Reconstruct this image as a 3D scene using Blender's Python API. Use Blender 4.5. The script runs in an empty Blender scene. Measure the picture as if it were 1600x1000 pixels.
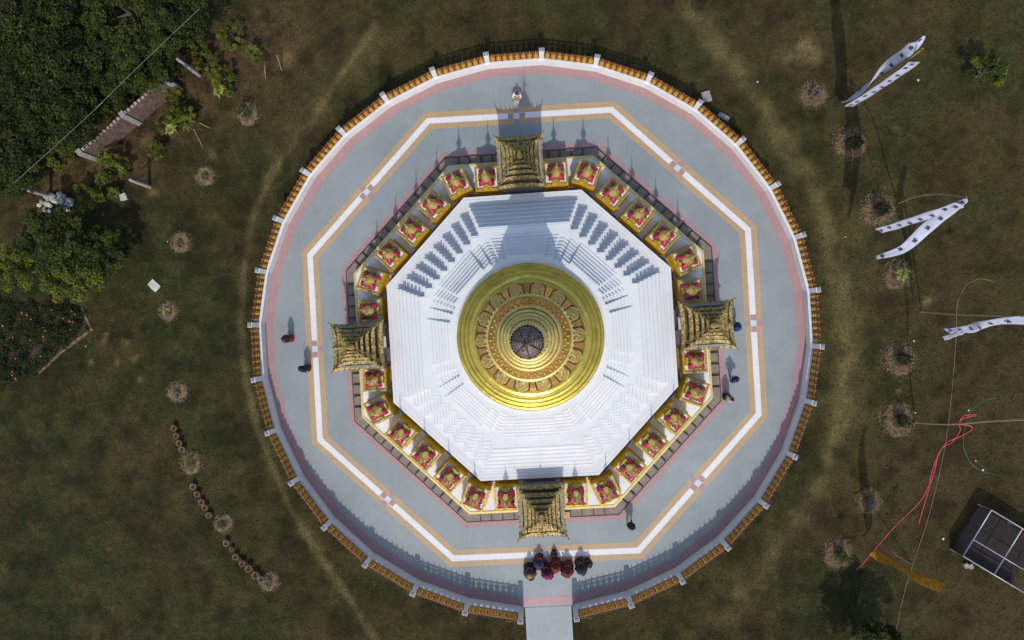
import bpy, math, random
import numpy as np
from mathutils import Vector, Matrix, noise

PI = math.pi
SC = bpy.context.scene
COL = SC.collection
random.seed(7)

# ------------------------------------------------------------------ camera, sky, sun, exposure
# Lengths below are in "u" (23 u = 1 m).  World origin lies on the ground straight under the drone.
U = 1.0 / 23.0
FOC = 1037.0
cam_d = bpy.data.cameras.new("Camera"); cam = bpy.data.objects.new("Camera", cam_d); COL.objects.link(cam)
cam_d.sensor_width = 36.0; cam_d.lens = 36.0 * FOC / 1600.0
cam_d.clip_start = 0.5; cam_d.clip_end = 2000
NAD = (41.5, 5.0)
d = Vector((NAD[0], -NAD[1], -FOC)).normalized()
ROT = d.rotation_difference(Vector((0, 0, -1))).to_matrix()
cam.matrix_world = Matrix.Translation((0, 0, FOC * U)) @ ROT.to_4x4()
SC.camera = cam

EL = math.radians(48.5); AZX = -0.028
COT = 1 / math.tan(EL)
w = bpy.data.worlds.new("World"); SC.world = w; w.use_nodes = True
nt = w.node_tree
bg = nt.nodes["Background"]; sky = nt.nodes.new("ShaderNodeTexSky"); sky.sky_type = 'NISHITA'
sky.sun_disc = False; sky.sun_elevation = EL; sky.sun_rotation = math.radians(180); sky.dust_density = 1.6
nt.links.new(sky.outputs[0], bg.inputs[0]); bg.inputs[1].default_value = 0.15
sl = bpy.data.lights.new("Sun", 'SUN'); sl.energy = 2.05; sl.angle = math.radians(0.5); sl.color = (1, 0.955, 0.88)
sun = bpy.data.objects.new("Sun", sl); COL.objects.link(sun)
sun.rotation_euler = Vector((AZX * math.cos(EL), math.cos(EL), -math.sin(EL))).to_track_quat('-Z', 'Y').to_euler()
SC.view_settings.view_transform = 'Standard'; SC.view_settings.look = 'None'
SC.view_settings.gamma = 1.0; SC.view_settings.exposure = 0.22
SC.render.engine = 'CYCLES'; SC.cycles.max_bounces = 6

# ------------------------------------------------------------------ helpers
def G(u, v, z=0.0):
    """point at height z (u) standing where the drone saw it"""
    q = ROT @ Vector(((u - 800) / FOC, -(v - 500) / FOC, -1.0))
    t = (FOC - z) / -q.z
    return Vector((q.x * t, q.y * t, z))

def rot2(x, y, a):
    c, s = math.cos(a), math.sin(a)
    return x * c - y * s, x * s + y * c

_mats = {}
def mat(name, col, rough=0.7, metal=0.0, var=0.15, scale=4.0, col2=None, bump=0.0, bscale=None, detail=4, lo=0.35, hi=0.65, spec=0.5, sheen=0, trans=0):
    if name in _mats: return _mats[name]
    m = bpy.data.materials.new(name); m.use_nodes = True
    n = m.node_tree.nodes; l = m.node_tree.links
    b = n["Principled BSDF"]
    tc = n.new("ShaderNodeTexCoord"); no = n.new("ShaderNodeTexNoise")
    no.inputs['Scale'].default_value = scale; no.inputs['Detail'].default_value = detail; no.inputs['Roughness'].default_value = 0.65
    l.new(tc.outputs['Object'], no.inputs['Vector'])
    cr = n.new("ShaderNodeValToRGB"); e = cr.color_ramp.elements
    e[0].position = lo; e[1].position = hi
    c2 = col2 if col2 else tuple(c * (1 - var) for c in col)
    c1 = col if col2 else tuple(min(1, c * (1 + var * 0.6)) for c in col)
    e[0].color = (*c2, 1); e[1].color = (*c1, 1)
    l.new(no.outputs[0], cr.inputs[0]); l.new(cr.outputs[0], b.inputs['Base Color'])
    b.inputs['Roughness'].default_value = rough; b.inputs['Metallic'].default_value = metal
    b.inputs['Specular IOR Level'].default_value = spec
    if bump:
        nb = n.new("ShaderNodeTexNoise"); nb.inputs['Scale'].default_value = bscale or scale * 3; nb.inputs['Detail'].default_value = 5
        l.new(tc.outputs['Object'], nb.inputs['Vector'])
        bp = n.new("ShaderNodeBump"); bp.inputs['Strength'].default_value = bump; bp.inputs['Distance'].default_value = 0.05
        l.new(nb.outputs[0], bp.inputs['Height']); l.new(bp.outputs[0], b.inputs['Normal'])
    _mats[name] = m
    return m

class MB:
    """mesh collector; coordinates in u unless scale given"""
    def __init__(s): s.v = []; s.f = []; s.m = []; s.sm = []
    def add(s, vs, fs, mi=0, smooth=False):
        k = len(s.v); s.v += [tuple(p) for p in vs]
        for f in fs: s.f.append([i + k for i in f]); s.m.append(mi); s.sm.append(smooth)
        return s
    def box(s, c, size, rot=0, mi=0, taper=1.0):
        x, y, z = c; sx, sy, sz = size[0] / 2, size[1] / 2, size[2]
        vs = []
        for zz, k in ((z, 1), (z + sz, taper)):
            for a, b in ((-1, -1), (1, -1), (1, 1), (-1, 1)):
                p = rot2(a * sx * k, b * sy * k, rot); vs.append((x + p[0], y + p[1], zz))
        return s.add(vs, [(3, 2, 1, 0), (4, 5, 6, 7), (0, 1, 5, 4), (1, 2, 6, 5), (2, 3, 7, 6), (3, 0, 4, 7)], mi)
    def prism(s, poly, z0, z1, mi=0, inset=0, bottom=False):
        n = len(poly); vs = [(p[0], p[1], z0) for p in poly] + [(p[0], p[1], z1) for p in poly]
        fs = [tuple(range(n, 2 * n))] + [(i, (i + 1) % n, n + (i + 1) % n, n + i) for i in range(n)]
        if bottom: fs.append(tuple(reversed(range(n))))
        return s.add(vs, fs, mi)
    def ring(s, A, B, z0, z1, mi=0):
        """wall between closed outlines A (outer) and B (inner), ccw"""
        n = len(A)
        vs = [(*p, z0) for p in A] + [(*p, z0) for p in B] + [(*p, z1) for p in A] + [(*p, z1) for p in B]
        fs = []
        for i in range(n):
            j = (i + 1) % n
            fs += [(i, j, 2 * n + j, 2 * n + i), (n + j, n + i, 3 * n + i, 3 * n + j), (2 * n + i, 2 * n + j, 3 * n + j, 3 * n + i)]
        return s.add(vs, fs, mi)
    def flat(s, A, B, z, mi=0):
        n = len(A); vs = [(*p, z) for p in A] + [(*p, z) for p in B]
        return s.add(vs, [(i, (i + 1) % n, n + (i + 1) % n, n + i) for i in range(n)], mi)
    def lathe(s, prof, n=24, c=(0, 0), mi=0, smooth=True, cap=True, rot=0):
        vs = []; fs = []
        for r, z in prof:
            for i in range(n):
                a = 2 * PI * i / n + rot; vs.append((c[0] + r * math.cos(a), c[1] + r * math.sin(a), z))
        for k in range(len(prof) - 1):
            for i in range(n):
                j = (i + 1) % n; fs.append((k * n + i, k * n + j, (k + 1) * n + j, (k + 1) * n + i))
        s.add(vs, fs, mi, smooth)
        if cap:
            b = len(s.v) - n; s.f.append(list(range(b, b + n))); s.m.append(mi); s.sm.append(False)
        return s
    def tube(s, pts, r, n=6, mi=0, smooth=True):
        pts = [Vector(p) for p in pts]; m = len(pts); vs = []; fs = []
        for k, p in enumerate(pts):
            t = (pts[min(k + 1, m - 1)] - pts[max(k - 1, 0)]).normalized()
            up = Vector((0, 0, 1)) if abs(t.z) < 0.9 else Vector((1, 0, 0))
            a = t.cross(up).normalized(); b = t.cross(a)
            rr = r[k] if isinstance(r, (list, tuple)) else r
            for i in range(n):
                q = p + a * rr * math.cos(2 * PI * i / n) + b * rr * math.sin(2 * PI * i / n); vs.append(tuple(q))
        for k in range(m - 1):
            for i in range(n):
                j = (i + 1) % n; fs.append((k * n + i, k * n + j, (k + 1) * n + j, (k + 1) * n + i))
        fs.append(tuple(range(n))); fs.append(tuple((m - 1) * n + i for i in reversed(range(n))))
        return s.add(vs, fs, mi, smooth)
    def ball(s, c, r, n=10, mi=0, sq=(1, 1, 1)):
        rows = max(4, n // 2); vs = [(c[0], c[1], c[2] - r * sq[2])]
        for k in range(1, rows):
            t = PI * k / rows
            for i in range(n):
                a = 2 * PI * i / n
                vs.append((c[0] + r * sq[0] * math.sin(t) * math.cos(a), c[1] + r * sq[1] * math.sin(t) * math.sin(a), c[2] - r * sq[2] * math.cos(t)))
        vs.append((c[0], c[1], c[2] + r * sq[2])); fs = []
        for i in range(n):
            j = (i + 1) % n; fs.append((0, 1 + j, 1 + i)); e = len(vs) - 1
            fs.append((e, e - n + i, e - n + j))
            for k in range(rows - 2): fs.append((1 + k * n + i, 1 + k * n + j, 1 + (k + 1) * n + j, 1 + (k + 1) * n + i))
        return s.add(vs, fs, mi, True)
    def build(s, name, mats, parent=None, k=U, jit=0):
        me = bpy.data.meshes.new(name)
        me.from_pydata([(x * k, y * k, z * k) for x, y, z in s.v], [], s.f)
        for m_ in (mats if isinstance(mats, (list, tuple)) else [mats]): me.materials.append(m_)
        me.polygons.foreach_set('material_index', s.m); me.polygons.foreach_set('use_smooth', s.sm)
        me.update()
        o = bpy.data.objects.new(name, me); COL.objects.link(o)
        if parent: o.parent = parent
        return o

def tag(o, label=None, cat=None, group=None, kind=None):
    if label: o['label'] = label
    if cat: o['category'] = cat
    if group: o['group'] = group
    if kind: o['kind'] = kind
    return o
def struct(o): o['kind'] = 'structure'; return o
def thing(name, loc, rz, label, cat, group=None):
    o = bpy.data.objects.new(name, None); COL.objects.link(o); o.empty_display_size = 0.2
    o.location = Vector(loc) * U; o.rotation_euler = (0, 0, rz)
    return tag(o, label, cat, group)
def copy_tree(o, parent=None):
    c = o.copy(); COL.objects.link(c); c.parent = parent
    for ch in o.children: copy_tree(ch, c)
    return c

YAW = math.radians(3.5)
CX, CY = -11.2, -18.5
def ngon(n, ap, rot=None, c=(CX, CY)):
    R = ap / math.cos(PI / n); r0 = YAW + PI / 2 + PI / n if rot is None else rot
    return [(c[0] + R * math.cos(r0 + 2 * PI * i / n), c[1] + R * math.sin(r0 + 2 * PI * i / n)) for i in range(n)]
def circ(r, n=128, c=(CX, CY)):
    return [(c[0] + r * math.cos(2 * PI * i / n), c[1] + r * math.sin(2 * PI * i / n)) for i in range(n)]
def offset(poly, dd):
    """closed ccw polygon grown outward by dd"""
    n = len(poly); out = []
    for i in range(n):
        p0 = Vector(poly[i - 1]); p1 = Vector(poly[i]); p2 = Vector(poly[(i + 1) % n])
        a = (p1 - p0).normalized(); b = (p2 - p1).normalized()
        na = Vector((a.y, -a.x)); nb = Vector((b.y, -b.x)); m = (na + nb); m /= m.dot(na)
        out.append(tuple(p1 + m * dd))
    return out

# ------------------------------------------------------------------ materials
WHITE = mat('white_paint', (0.74, 0.74, 0.74), 0.6, var=0.07, scale=1.2, bump=0.05, bscale=8)
def white_wash():
    m = bpy.data.materials.new('whitewash'); m.use_nodes = True; n = m.node_tree.nodes; l = m.node_tree.links
    b = n["Principled BSDF"]; b.inputs['Roughness'].default_value = 0.7
    tc = n.new("ShaderNodeTexCoord"); no = n.new("ShaderNodeTexNoise"); no.inputs['Scale'].default_value = 0.9; no.inputs['Detail'].default_value = 8; no.inputs['Roughness'].default_value = 0.7
    l.new(tc.outputs['Object'], no.inputs['Vector'])
    cr = n.new("ShaderNodeValToRGB"); e = cr.color_ramp.elements; e[0].position = 0.3; e[1].position = 0.62
    e[0].color = (0.645, 0.65, 0.645, 1); e[1].color = (0.715, 0.72, 0.715, 1)
    n2 = n.new("ShaderNodeTexNoise"); n2.inputs['Scale'].default_value = 5.0; n2.inputs['Detail'].default_value = 8; n2.inputs['Roughness'].default_value = 0.8; l.new(tc.outputs['Object'], n2.inputs['Vector'])
    c2 = n.new("ShaderNodeValToRGB"); e2 = c2.color_ramp.elements; e2[0].position = 0.56; e2[1].position = 0.72; e2[0].color = (1, 1, 1, 1); e2[1].color = (.80, .80, .79, 1); l.new(n2.outputs[0], c2.inputs[0])
    mx = n.new("ShaderNodeMix"); mx.data_type = 'RGBA'; mx.blend_type = 'MULTIPLY'; mx.inputs[0].default_value = 1
    l.new(no.outputs[0], cr.inputs[0]); l.new(cr.outputs[0], mx.inputs[6]); l.new(c2.outputs[0], mx.inputs[7]); l.new(mx.outputs[2], b.inputs['Base Color'])
    return m
WASH = white_wash()
GOLD = mat('gilded', (0.82, 0.64, 0.24), 0.36, 0.65, col2=(0.62, 0.48, 0.15), scale=2.5, bump=0.25, bscale=14)
GOLDO = mat('gilded_bell', (0.74, 0.45, 0.10), 0.33, 0.7, col2=(0.52, 0.28, 0.05), scale=1.5, bump=0.1, bscale=9)
GOLDG = mat('olive_gilding', (0.80, 0.62, 0.12), 0.28, 0.8, col2=(0.56, 0.43, 0.07), scale=1.0, bump=0.35, bscale=3)
GOLDR = mat('carved_gold', (0.50, 0.37, 0.13), 0.42, 0.5, col2=(0.11, 0.075, 0.03), scale=7, bump=1.0, bscale=16, detail=8, lo=0.38, hi=0.58)
GOLDS = mat('gilded_shrine', (0.68, 0.43, 0.06), 0.38, 0.5, col2=(0.36, 0.24, 0.04), scale=6, bump=0.5, bscale=14)
YELLOW = mat('yellow_paint', (0.80, 0.47, 0.012), 0.45, 0.0, var=0.2, scale=3)
CREAM = mat('cream_gold_edge', (0.74, 0.60, 0.22), 0.4, 0.3, var=0.15, scale=3)
RED = mat('red_petal', (0.36, 0.012, 0.02), 0.45, 0, var=0.3, scale=6)
PINKP = mat('pink_petal', (0.44, 0.022, 0.055), 0.45, 0, var=0.3, scale=6)
BRONZE_SHADE = mat('bronze_and_gap_shade', (0.16, 0.12, 0.05), 0.55, 0.4, col2=(0.05, 0.04, 0.02), scale=9, bump=.6, bscale=20)  # dark metal of the finial; on the gate roofs it paints shade between tiers
CAPM = mat('pillar_cap_grey', (.40, .39, .40), .8, col2=(.17, .16, .18), scale=9)
GOLDM = mat('medallion_gold', (0.74, 0.56, 0.18), 0.4, 0.6, col2=(0.42, 0.29, 0.08), scale=8, bump=.8, bscale=14)
GREEN = mat('green_paint', (0.05, 0.13, 0.05), 0.5, 0, var=0.3, scale=6)
MAROON = mat('maroon_rail', (0.17, 0.055, 0.03), 0.6, 0, var=0.25, scale=5)
AMBER = mat('amber_gold', (0.72, 0.38, 0.025), 0.45, 0.15, col2=(0.42, 0.19, 0.012), scale=9, bump=0.4, bscale=20)
DARK = mat('dark_metal', (0.025, 0.022, 0.025), 0.5, 0.4)
STONE = mat('grey_stone', (0.17, 0.15, 0.145), 0.8, 0, col2=(0.08, 0.07, 0.07), scale=3, detail=8, bump=0.3)
CONC = mat('concrete', (0.36, 0.34, 0.31), 0.85, 0, col2=(0.22, 0.21, 0.19), scale=4, detail=8, bump=0.4)
BRICK = mat('weathered_brick', (0.19, 0.115, 0.09), 0.9, 0, col2=(0.06, 0.037, 0.032), scale=5, detail=8, bump=0.6)
BROWNT = mat('brown_tile', (0.27, 0.21, 0.16), 0.6, 0, col2=(0.17, 0.135, 0.11), scale=4, detail=6)
COPPER = mat('dull_copper', (0.46, 0.35, 0.32), 0.6, 0.15, col2=(0.26, 0.20, 0.19), scale=6)
TERRA = mat('terracotta', (0.34, 0.18, 0.10), 0.85, 0, var=0.3, scale=9)
SOIL = mat('soil', (0.06, 0.038, 0.024), 0.95, 0, var=0.5, scale=12)
STRAW = mat('dry_straw', (0.25, 0.175, 0.09), 0.95, 0, col2=(0.085, 0.052, 0.026), scale=5, detail=8, bump=1, bscale=16, lo=.4, hi=.62)
STRAWR = mat('rusty_straw', (0.19, 0.115, 0.055), 0.95, 0, col2=(0.055, 0.03, 0.016), scale=5, detail=8, bump=1, bscale=16, lo=.4, hi=.62)
STRAWL = mat('pale_straw', (0.32, 0.24, 0.12), 0.9, 0, col2=(.14, .10, .05), scale=14)
LEAFA = mat('dark_leaves', (0.028, 0.036, 0.008), 0.7, 0, col2=(0.010, 0.015, 0.004), scale=1.2, spec=0.12)
LEAFB = mat('mid_leaves', (0.060, 0.078, 0.012), 0.7, 0, col2=(0.020, 0.031, 0.006), scale=1.2, spec=0.12)
LEAFC = mat('bright_leaves', (0.135, 0.150, 0.016), 0.7, 0, col2=(0.040, 0.062, 0.010), scale=1.5, spec=0.12)
LEAFY = mat('yellowing_leaves', (0.30, 0.26, 0.03), 0.55, 0, col2=(0.13, 0.17, 0.03), scale=3)
BARK = mat('bark', (0.13, 0.10, 0.075), 0.9, 0, var=0.4, scale=12, bump=0.5)
CLOTHW = mat('white_cloth', (0.50, 0.51, 0.64), 0.8, 0, var=0.08, scale=2)
INK = mat('black_ink', (0.03, 0.03, 0.05), 0.8)
ORANGE = mat('saffron_cloth', (0.58, 0.27, 0.008), 0.85, 0, col2=(0.30, 0.10, 0.005), scale=6, bump=0.5)
BAMBOO = mat('bamboo', (0.30, 0.22, 0.13), 0.7, 0, var=0.3, scale=9)
SKIN = mat('skin', (0.25, 0.12, 0.07), 0.6, 0, var=0.1)
HAIR = mat('black_hair', (0.012, 0.010, 0.010), 0.5, 0)

def tile_mat(name, c1, c2, size, mortar, cm, rot=YAW, blot=0.12):
    m = bpy.data.materials.new(name); m.use_nodes = True; n = m.node_tree.nodes; l = m.node_tree.links
    b = n["Principled BSDF"]; b.inputs['Roughness'].default_value = 0.5
    tc = n.new("ShaderNodeTexCoord"); mp = n.new("ShaderNodeMapping"); mp.inputs['Rotation'].default_value = (0, 0, rot)
    l.new(tc.outputs['Object'], mp.inputs['Vector'])
    br = n.new("ShaderNodeTexBrick"); br.offset = 0.0; br.inputs['Scale'].default_value = 1.0
    br.inputs['Brick Width'].default_value = size; br.inputs['Row Height'].default_value = size
    br.inputs['Mortar Size'].default_value = mortar; br.inputs['Mortar Smooth'].default_value = 0.3
    br.inputs['Color1'].default_value = (*c1, 1); br.inputs['Color2'].default_value = (*c2, 1); br.inputs['Mortar'].default_value = (*cm, 1)
    l.new(mp.outputs[0], br.inputs['Vector'])
    no = n.new("ShaderNodeTexNoise"); no.inputs['Scale'].default_value = 0.35; no.inputs['Detail'].default_value = 9; no.inputs['Roughness'].default_value = 0.72
    l.new(tc.outputs['Object'], no.inputs['Vector'])
    cr = n.new("ShaderNodeValToRGB"); e = cr.color_ramp.elements; e[0].position = 0.3; e[1].position = 0.7
    e[0].color = (1 - blot, 1 - blot, 1 - blot * 1.2, 1); e[1].color = (1.05, 1.03, 1.0, 1)
    mx = n.new("ShaderNodeMix"); mx.data_type = 'RGBA'; mx.blend_type = 'MULTIPLY'; mx.inputs[0].default_value = 1
    n3 = n.new("ShaderNodeTexNoise"); n3.inputs['Scale'].default_value = 0.12; n3.inputs['Detail'].default_value = 5; l.new(tc.outputs['Object'], n3.inputs['Vector'])
    ad = n.new("ShaderNodeMath"); ad.operation = 'MULTIPLY_ADD'; ad.inputs[1].default_value = 0.6; l.new(n3.outputs[0], ad.inputs[0]); l.new(no.outputs[0], ad.inputs[2])
    sb = n.new("ShaderNodeMath"); sb.operation = 'SUBTRACT'; sb.inputs[1].default_value = 0.3; l.new(ad.outputs[0], sb.inputs[0]); no = sb
    l.new(no.outputs[0], cr.inputs[0]); l.new(br.outputs[0], mx.inputs[6]); l.new(cr.outputs[0], mx.inputs[7]); l.new(mx.outputs[2], b.inputs['Base Color'])
    return m
PAVE = tile_mat('grey_paving', (0.292, 0.328, 0.342), (0.280, 0.317, 0.333), 0.4, 0.007, (0.25, 0.28, 0.30), blot=0.2)
SAND = tile_mat('sand_paving', (0.50, 0.345, 0.19), (0.47, 0.325, 0.18), 0.39, 0.012, (0.41, 0.29, 0.16), blot=0.12)
PINK = tile_mat('pink_paving', (0.42, 0.255, 0.255), (0.385, 0.235, 0.238), 0.39, 0.012, (0.35, 0.2, 0.2))
PINKS = tile_mat('rose_paving', (0.44, 0.27, 0.28), (0.41, 0.25, 0.26), 0.39, 0.012, (0.35, 0.2, 0.2))
WHT = tile_mat('white_paving', (0.76, 0.76, 0.78), (0.73, 0.73, 0.75), 0.39, 0.008, (0.6, 0.6, 0.6), blot=0.06)
MINT = tile_mat('pale_paving', (0.56, 0.66, 0.63), (0.54, 0.64, 0.61), 0.39, 0.008, (0.5, 0.5, 0.5), blot=0.06)

# ------------------------------------------------------------------ ground
GZ = -2.5
def fbm(X, Y, s, seed, octv=4):
    rng = np.random.RandomState(seed); out = np.zeros_like(X); amp = 1.0; tot = 0
    for o in range(octv):
        N = 256; g = rng.rand(N, N); x = X / s + 77.3; y = Y / s + 51.7
        xi = np.floor(x).astype(int); yi = np.floor(y).astype(int); fx = x - xi; fy = y - yi
        fx = fx * fx * (3 - 2 * fx); fy = fy * fy * (3 - 2 * fy)
        a = g[xi % N, yi % N]; b_ = g[(xi + 1) % N, yi % N]; c = g[xi % N, (yi + 1) % N]; d_ = g[(xi + 1) % N, (yi + 1) % N]
        out += amp * ((a * (1 - fx) + b_ * fx) * (1 - fy) + (c * (1 - fx) + d_ * fx) * fy); tot += amp; amp *= 0.55; s = s / 2.03
    return out / tot
def axis(lo, hi, st):
    a = list(np.arange(lo, hi + 1e-6, st)); g = st
    left = []; x = lo
    while x > -9000: g *= 1.35; x -= g; left.append(x)
    right = []; g = st; x = hi
    while x < 9000: g *= 1.35; x += g; right.append(x)
    return np.array(left[::-1] + a + right)
ax = axis(-900, 820, 4.0); ay = axis(-560, 560, 4.0)
X, Y = np.meshgrid(ax, ay, indexing='ij')
def seg_dist(pts):
    D = np.full(X.shape, 1e9)
    for (x0, y0), (x1, y1) in zip(pts[:-1], pts[1:]):
        dx, dy = x1 - x0, y1 - y0; t = np.clip(((X - x0) * dx + (Y - y0) * dy) / (dx * dx + dy * dy), 0, 1)
        D = np.minimum(D, np.hypot(X - x0 - t * dx, Y - y0 - t * dy))
    return D
def gp(L): return [tuple(G(u, v).xy) for u, v in L]
warp = fbm(X, Y, 60, 3) - 0.5
def track(L, wd):
    D = seg_dist(gp(L)) + warp * (26 if wd > 10 else 7)
    return np.exp(-(D / wd) ** 2)
tr = 1.0 * track([(585, 40), (540, 105), (482, 195), (420, 275), (392, 345), (378, 430), (376, 520), (384, 600), (398, 660), (425, 735), (455, 800), (505, 880), (560, 960), (600, 1020)], 5.5)
tr += 0.35 * track([(600, 60), (520, 150), (440, 240)], 24)
tr += 0.95 * track([(1080, 20), (1155, 110), (1215, 205), (1275, 300), (1300, 380), (1315, 470), (1322, 560), (1315, 650), (1290, 740), (1240, 830), (1190, 900), (1140, 960)], 15)
tr += 0.35 * track([(1380, 330), (1330, 400), (1325, 520), (1330, 640)], 40)
brown = np.clip((fbm(X, Y, 90, 11) - 0.47) * 4.2, 0, 1)
xs = np.clip((X - 430) / 200, 0, 1) * np.clip((150 - Y) / 300, 0, 1)
brown *= np.where(X < 0, .75, 1.0); brown = np.clip(brown + 0.5 * xs + 0.55 * np.exp(-(seg_dist(gp([(300, 120), (430, 90), (520, 90), (330, 200)])) / 60) ** 2), 0, 1)
wl = np.exp(-(seg_dist(gp([(60, 330), (130, 280), (210, 230), (270, 160), (340, 90), (420, 60)])) / 55) ** 2)
wood = np.clip(wl * 1.1, 0, 1)
lght = fbm(X, Y, 26, 21, 5)
green = np.clip((fbm(X, Y, 70, 31) - 0.42) * 3.5 + np.clip((-X - 380) / 260, 0, .7), 0, 1); lght = lght + np.clip((X - 330) / 3000, 0, .13) + np.clip((Y - 150) / 4000, 0, .06)
bare = np.zeros_like(X)
for (u, v, r) in [(197, 534, 6), (174, 500, 4), (161, 534, 5), (211, 561, 5), (181, 567, 4), (217, 593, 4), (195, 594, 3), (141, 567, 4), (165, 522, 4), (1405, 611, 4), (1270, 90, 14), (445, 92, 12), (1260, 70, 14), (1235, 88, 16), (330, 240, 8), (235, 300, 9), (1400, 200, 4), (1450, 470, 7), (100, 455, 10), (135, 500, 5), (380, 175, 14), (125, 460, 8), (118, 475, 7)]:
    p = G(u, v); bare += np.exp(-(np.hypot(X - p.x, Y - p.y) + (fbm(X, Y, 9, 5) - 0.5) * 9) ** 2 / (r * r))
bare = np.clip(bare, 0, 1)
me = bpy.data.meshes.new('ground'); nx, ny = X.shape
R = np.hypot(X - CX, Y - CY)
H = (fbm(X, Y, 45, 9) - 0.5) * 3.0
H *= np.clip((R - 440) / 60, 0, 1)
Z = np.where(R < 415, -14.0, GZ + H - tr * 0.6)
co = np.stack([X, Y, Z], -1).reshape(-1, 3) * U
I = np.arange(nx * ny).reshape(nx, ny)
F = np.stack([I[:-1, :-1], I[1:, :-1], I[1:, 1:], I[:-1, 1:]], -1).reshape(-1, 4)
me.vertices.add(len(co)); me.vertices.foreach_set('co', co.ravel())
me.loops.add(F.size); me.loops.foreach_set('vertex_index', F.ravel().astype(np.int32))
me.polygons.add(len(F)); me.polygons.foreach_set('loop_start', np.arange(0, F.size, 4).astype(np.int32))
me.polygons.foreach_set('use_smooth', np.ones(len(F), bool)); me.update(calc_edges=True)
def attr(name, a): at = me.attributes.new(name, 'FLOAT', 'POINT'); at.data.foreach_set('value', a.ravel().astype(np.float32))
attr('track', np.clip(tr, 0, 1)); attr('brown', brown); attr('light', lght); attr('bare', bare); attr('wood', wood); attr('green', green)
ground = bpy.data.objects.new('ground', me); COL.objects.link(ground); struct(ground)
def ground_mat():
    m = bpy.data.materials.new('grass_ground'); m.use_nodes = True; n = m.node_tree.nodes; l = m.node_tree.links
    b = n["Principled BSDF"]; b.inputs['Roughness'].default_value = 0.95; b.inputs['Specular IOR Level'].default_value = 0.15
    tc = n.new("ShaderNodeTexCoord")
    def noi(s, d=6, r=0.7):
        x = n.new("ShaderNodeTexNoise"); x.inputs['Scale'].default_value = s; x.inputs['Detail'].default_value = d; x.inputs['Roughness'].default_value = r
        l.new(tc.outputs['Object'], x.inputs['Vector']); return x.outputs[0]
    def at(nm): x = n.new("ShaderNodeAttribute"); x.attribute_name = nm; return x.outputs['Fac']
    def mix(f, a, c, typ='MIX'):
        x = n.new("ShaderNodeMix"); x.data_type = 'RGBA'; x.blend_type = typ
        for i, q in ((0, f), (6, a), (7, c)):
            if isinstance(q, (int, float)): x.inputs[i].default_value = q
            elif isinstance(q, tuple): x.inputs[i].default_value = (*q, 1)
            else: l.new(q, x.inputs[i])
        return x.outputs[2]
    def ramp(f, lo, hi, a=0.0, c=1.0):
        x = n.new("ShaderNodeMapRange"); x.inputs[1].default_value = lo; x.inputs[2].default_value = hi; x.inputs[3].default_value = a; x.inputs[4].default_value = c
        l.new(f, x.inputs[0]); return x.outputs[0]
    def mth(op, a, c):
        x = n.new("ShaderNodeMath"); x.operation = op
        for i, q in enumerate((a, c)):
            if isinstance(q, (int, float)): x.inputs[i].default_value = q
            else: l.new(q, x.inputs[i])
        return x.outputs[0]
    c = mix(at('green'), (0.0403, 0.0336, 0.0100), (0.0252, 0.0302, 0.0082))
    c = mix(mth('MULTIPLY', at('brown'), 0.8), c, (0.0470, 0.0314, 0.0134))
    f = ramp(noi(0.8, 8, 0.72), 0.42, 0.62); c = mix(mth('MULTIPLY', f, 0.45), c, (0.0605, 0.0482, 0.0164))
    f = ramp(noi(2.1, 5, 0.75), 0.48, 0.64); c = mix(mth('MULTIPLY', f, 0.45), c, (0.0728, 0.0560, 0.0224))
    f = ramp(noi(1.7, 6, 0.8), 0.50, 0.64); c = mix(mth('MULTIPLY', f, 0.55), c, (0.0134, 0.0190, 0.0052))
    tn = ramp(noi(2.5, 8, 0.8), 0.3, 0.62, 0.5, 1.0)
    c = mix(mth('MULTIPLY', mth('MULTIPLY', at('track'), tn), 0.78), c, (0.1400, 0.1120, 0.0449))
    wn = ramp(noi(1.3, 8, 0.75), 0.38, 0.6)
    c = mix(mth('MULTIPLY', at('wood'), 0.8), c, mix(wn, (0.0280, 0.0179, 0.0086), (0.1120, 0.0739, 0.0319)))
    bn = ramp(noi(4.0, 5, 0.8), 0.35, 0.6, 0.35, 1.0)
    c = mix(mth('MULTIPLY', mth('MULTIPLY', at('bare'), bn), 0.8), c, (0.2128, 0.1512, 0.0691))
    c = mix(1.0, c, mix(ramp(at('light'), 0.3, 0.7), (0.62, 0.63, 0.62), (1.4, 1.38, 1.35)), 'MULTIPLY')
    c = mix(1.0, c, mix(ramp(noi(9, 3, 0.85), 0.38, 0.62), (0.7, 0.7, 0.7), (1.3, 1.3, 1.3)), 'MULTIPLY')
    l.new(c, b.inputs['Base Color'])
    bp = n.new("ShaderNodeBump"); bp.inputs['Strength'].default_value = 0.9; bp.inputs['Distance'].default_value = 0.12
    l.new(noi(7, 8, 0.75), bp.inputs['Height']); l.new(bp.outputs[0], b.inputs['Normal'])
    return m
me.materials.append(ground_mat())

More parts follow.
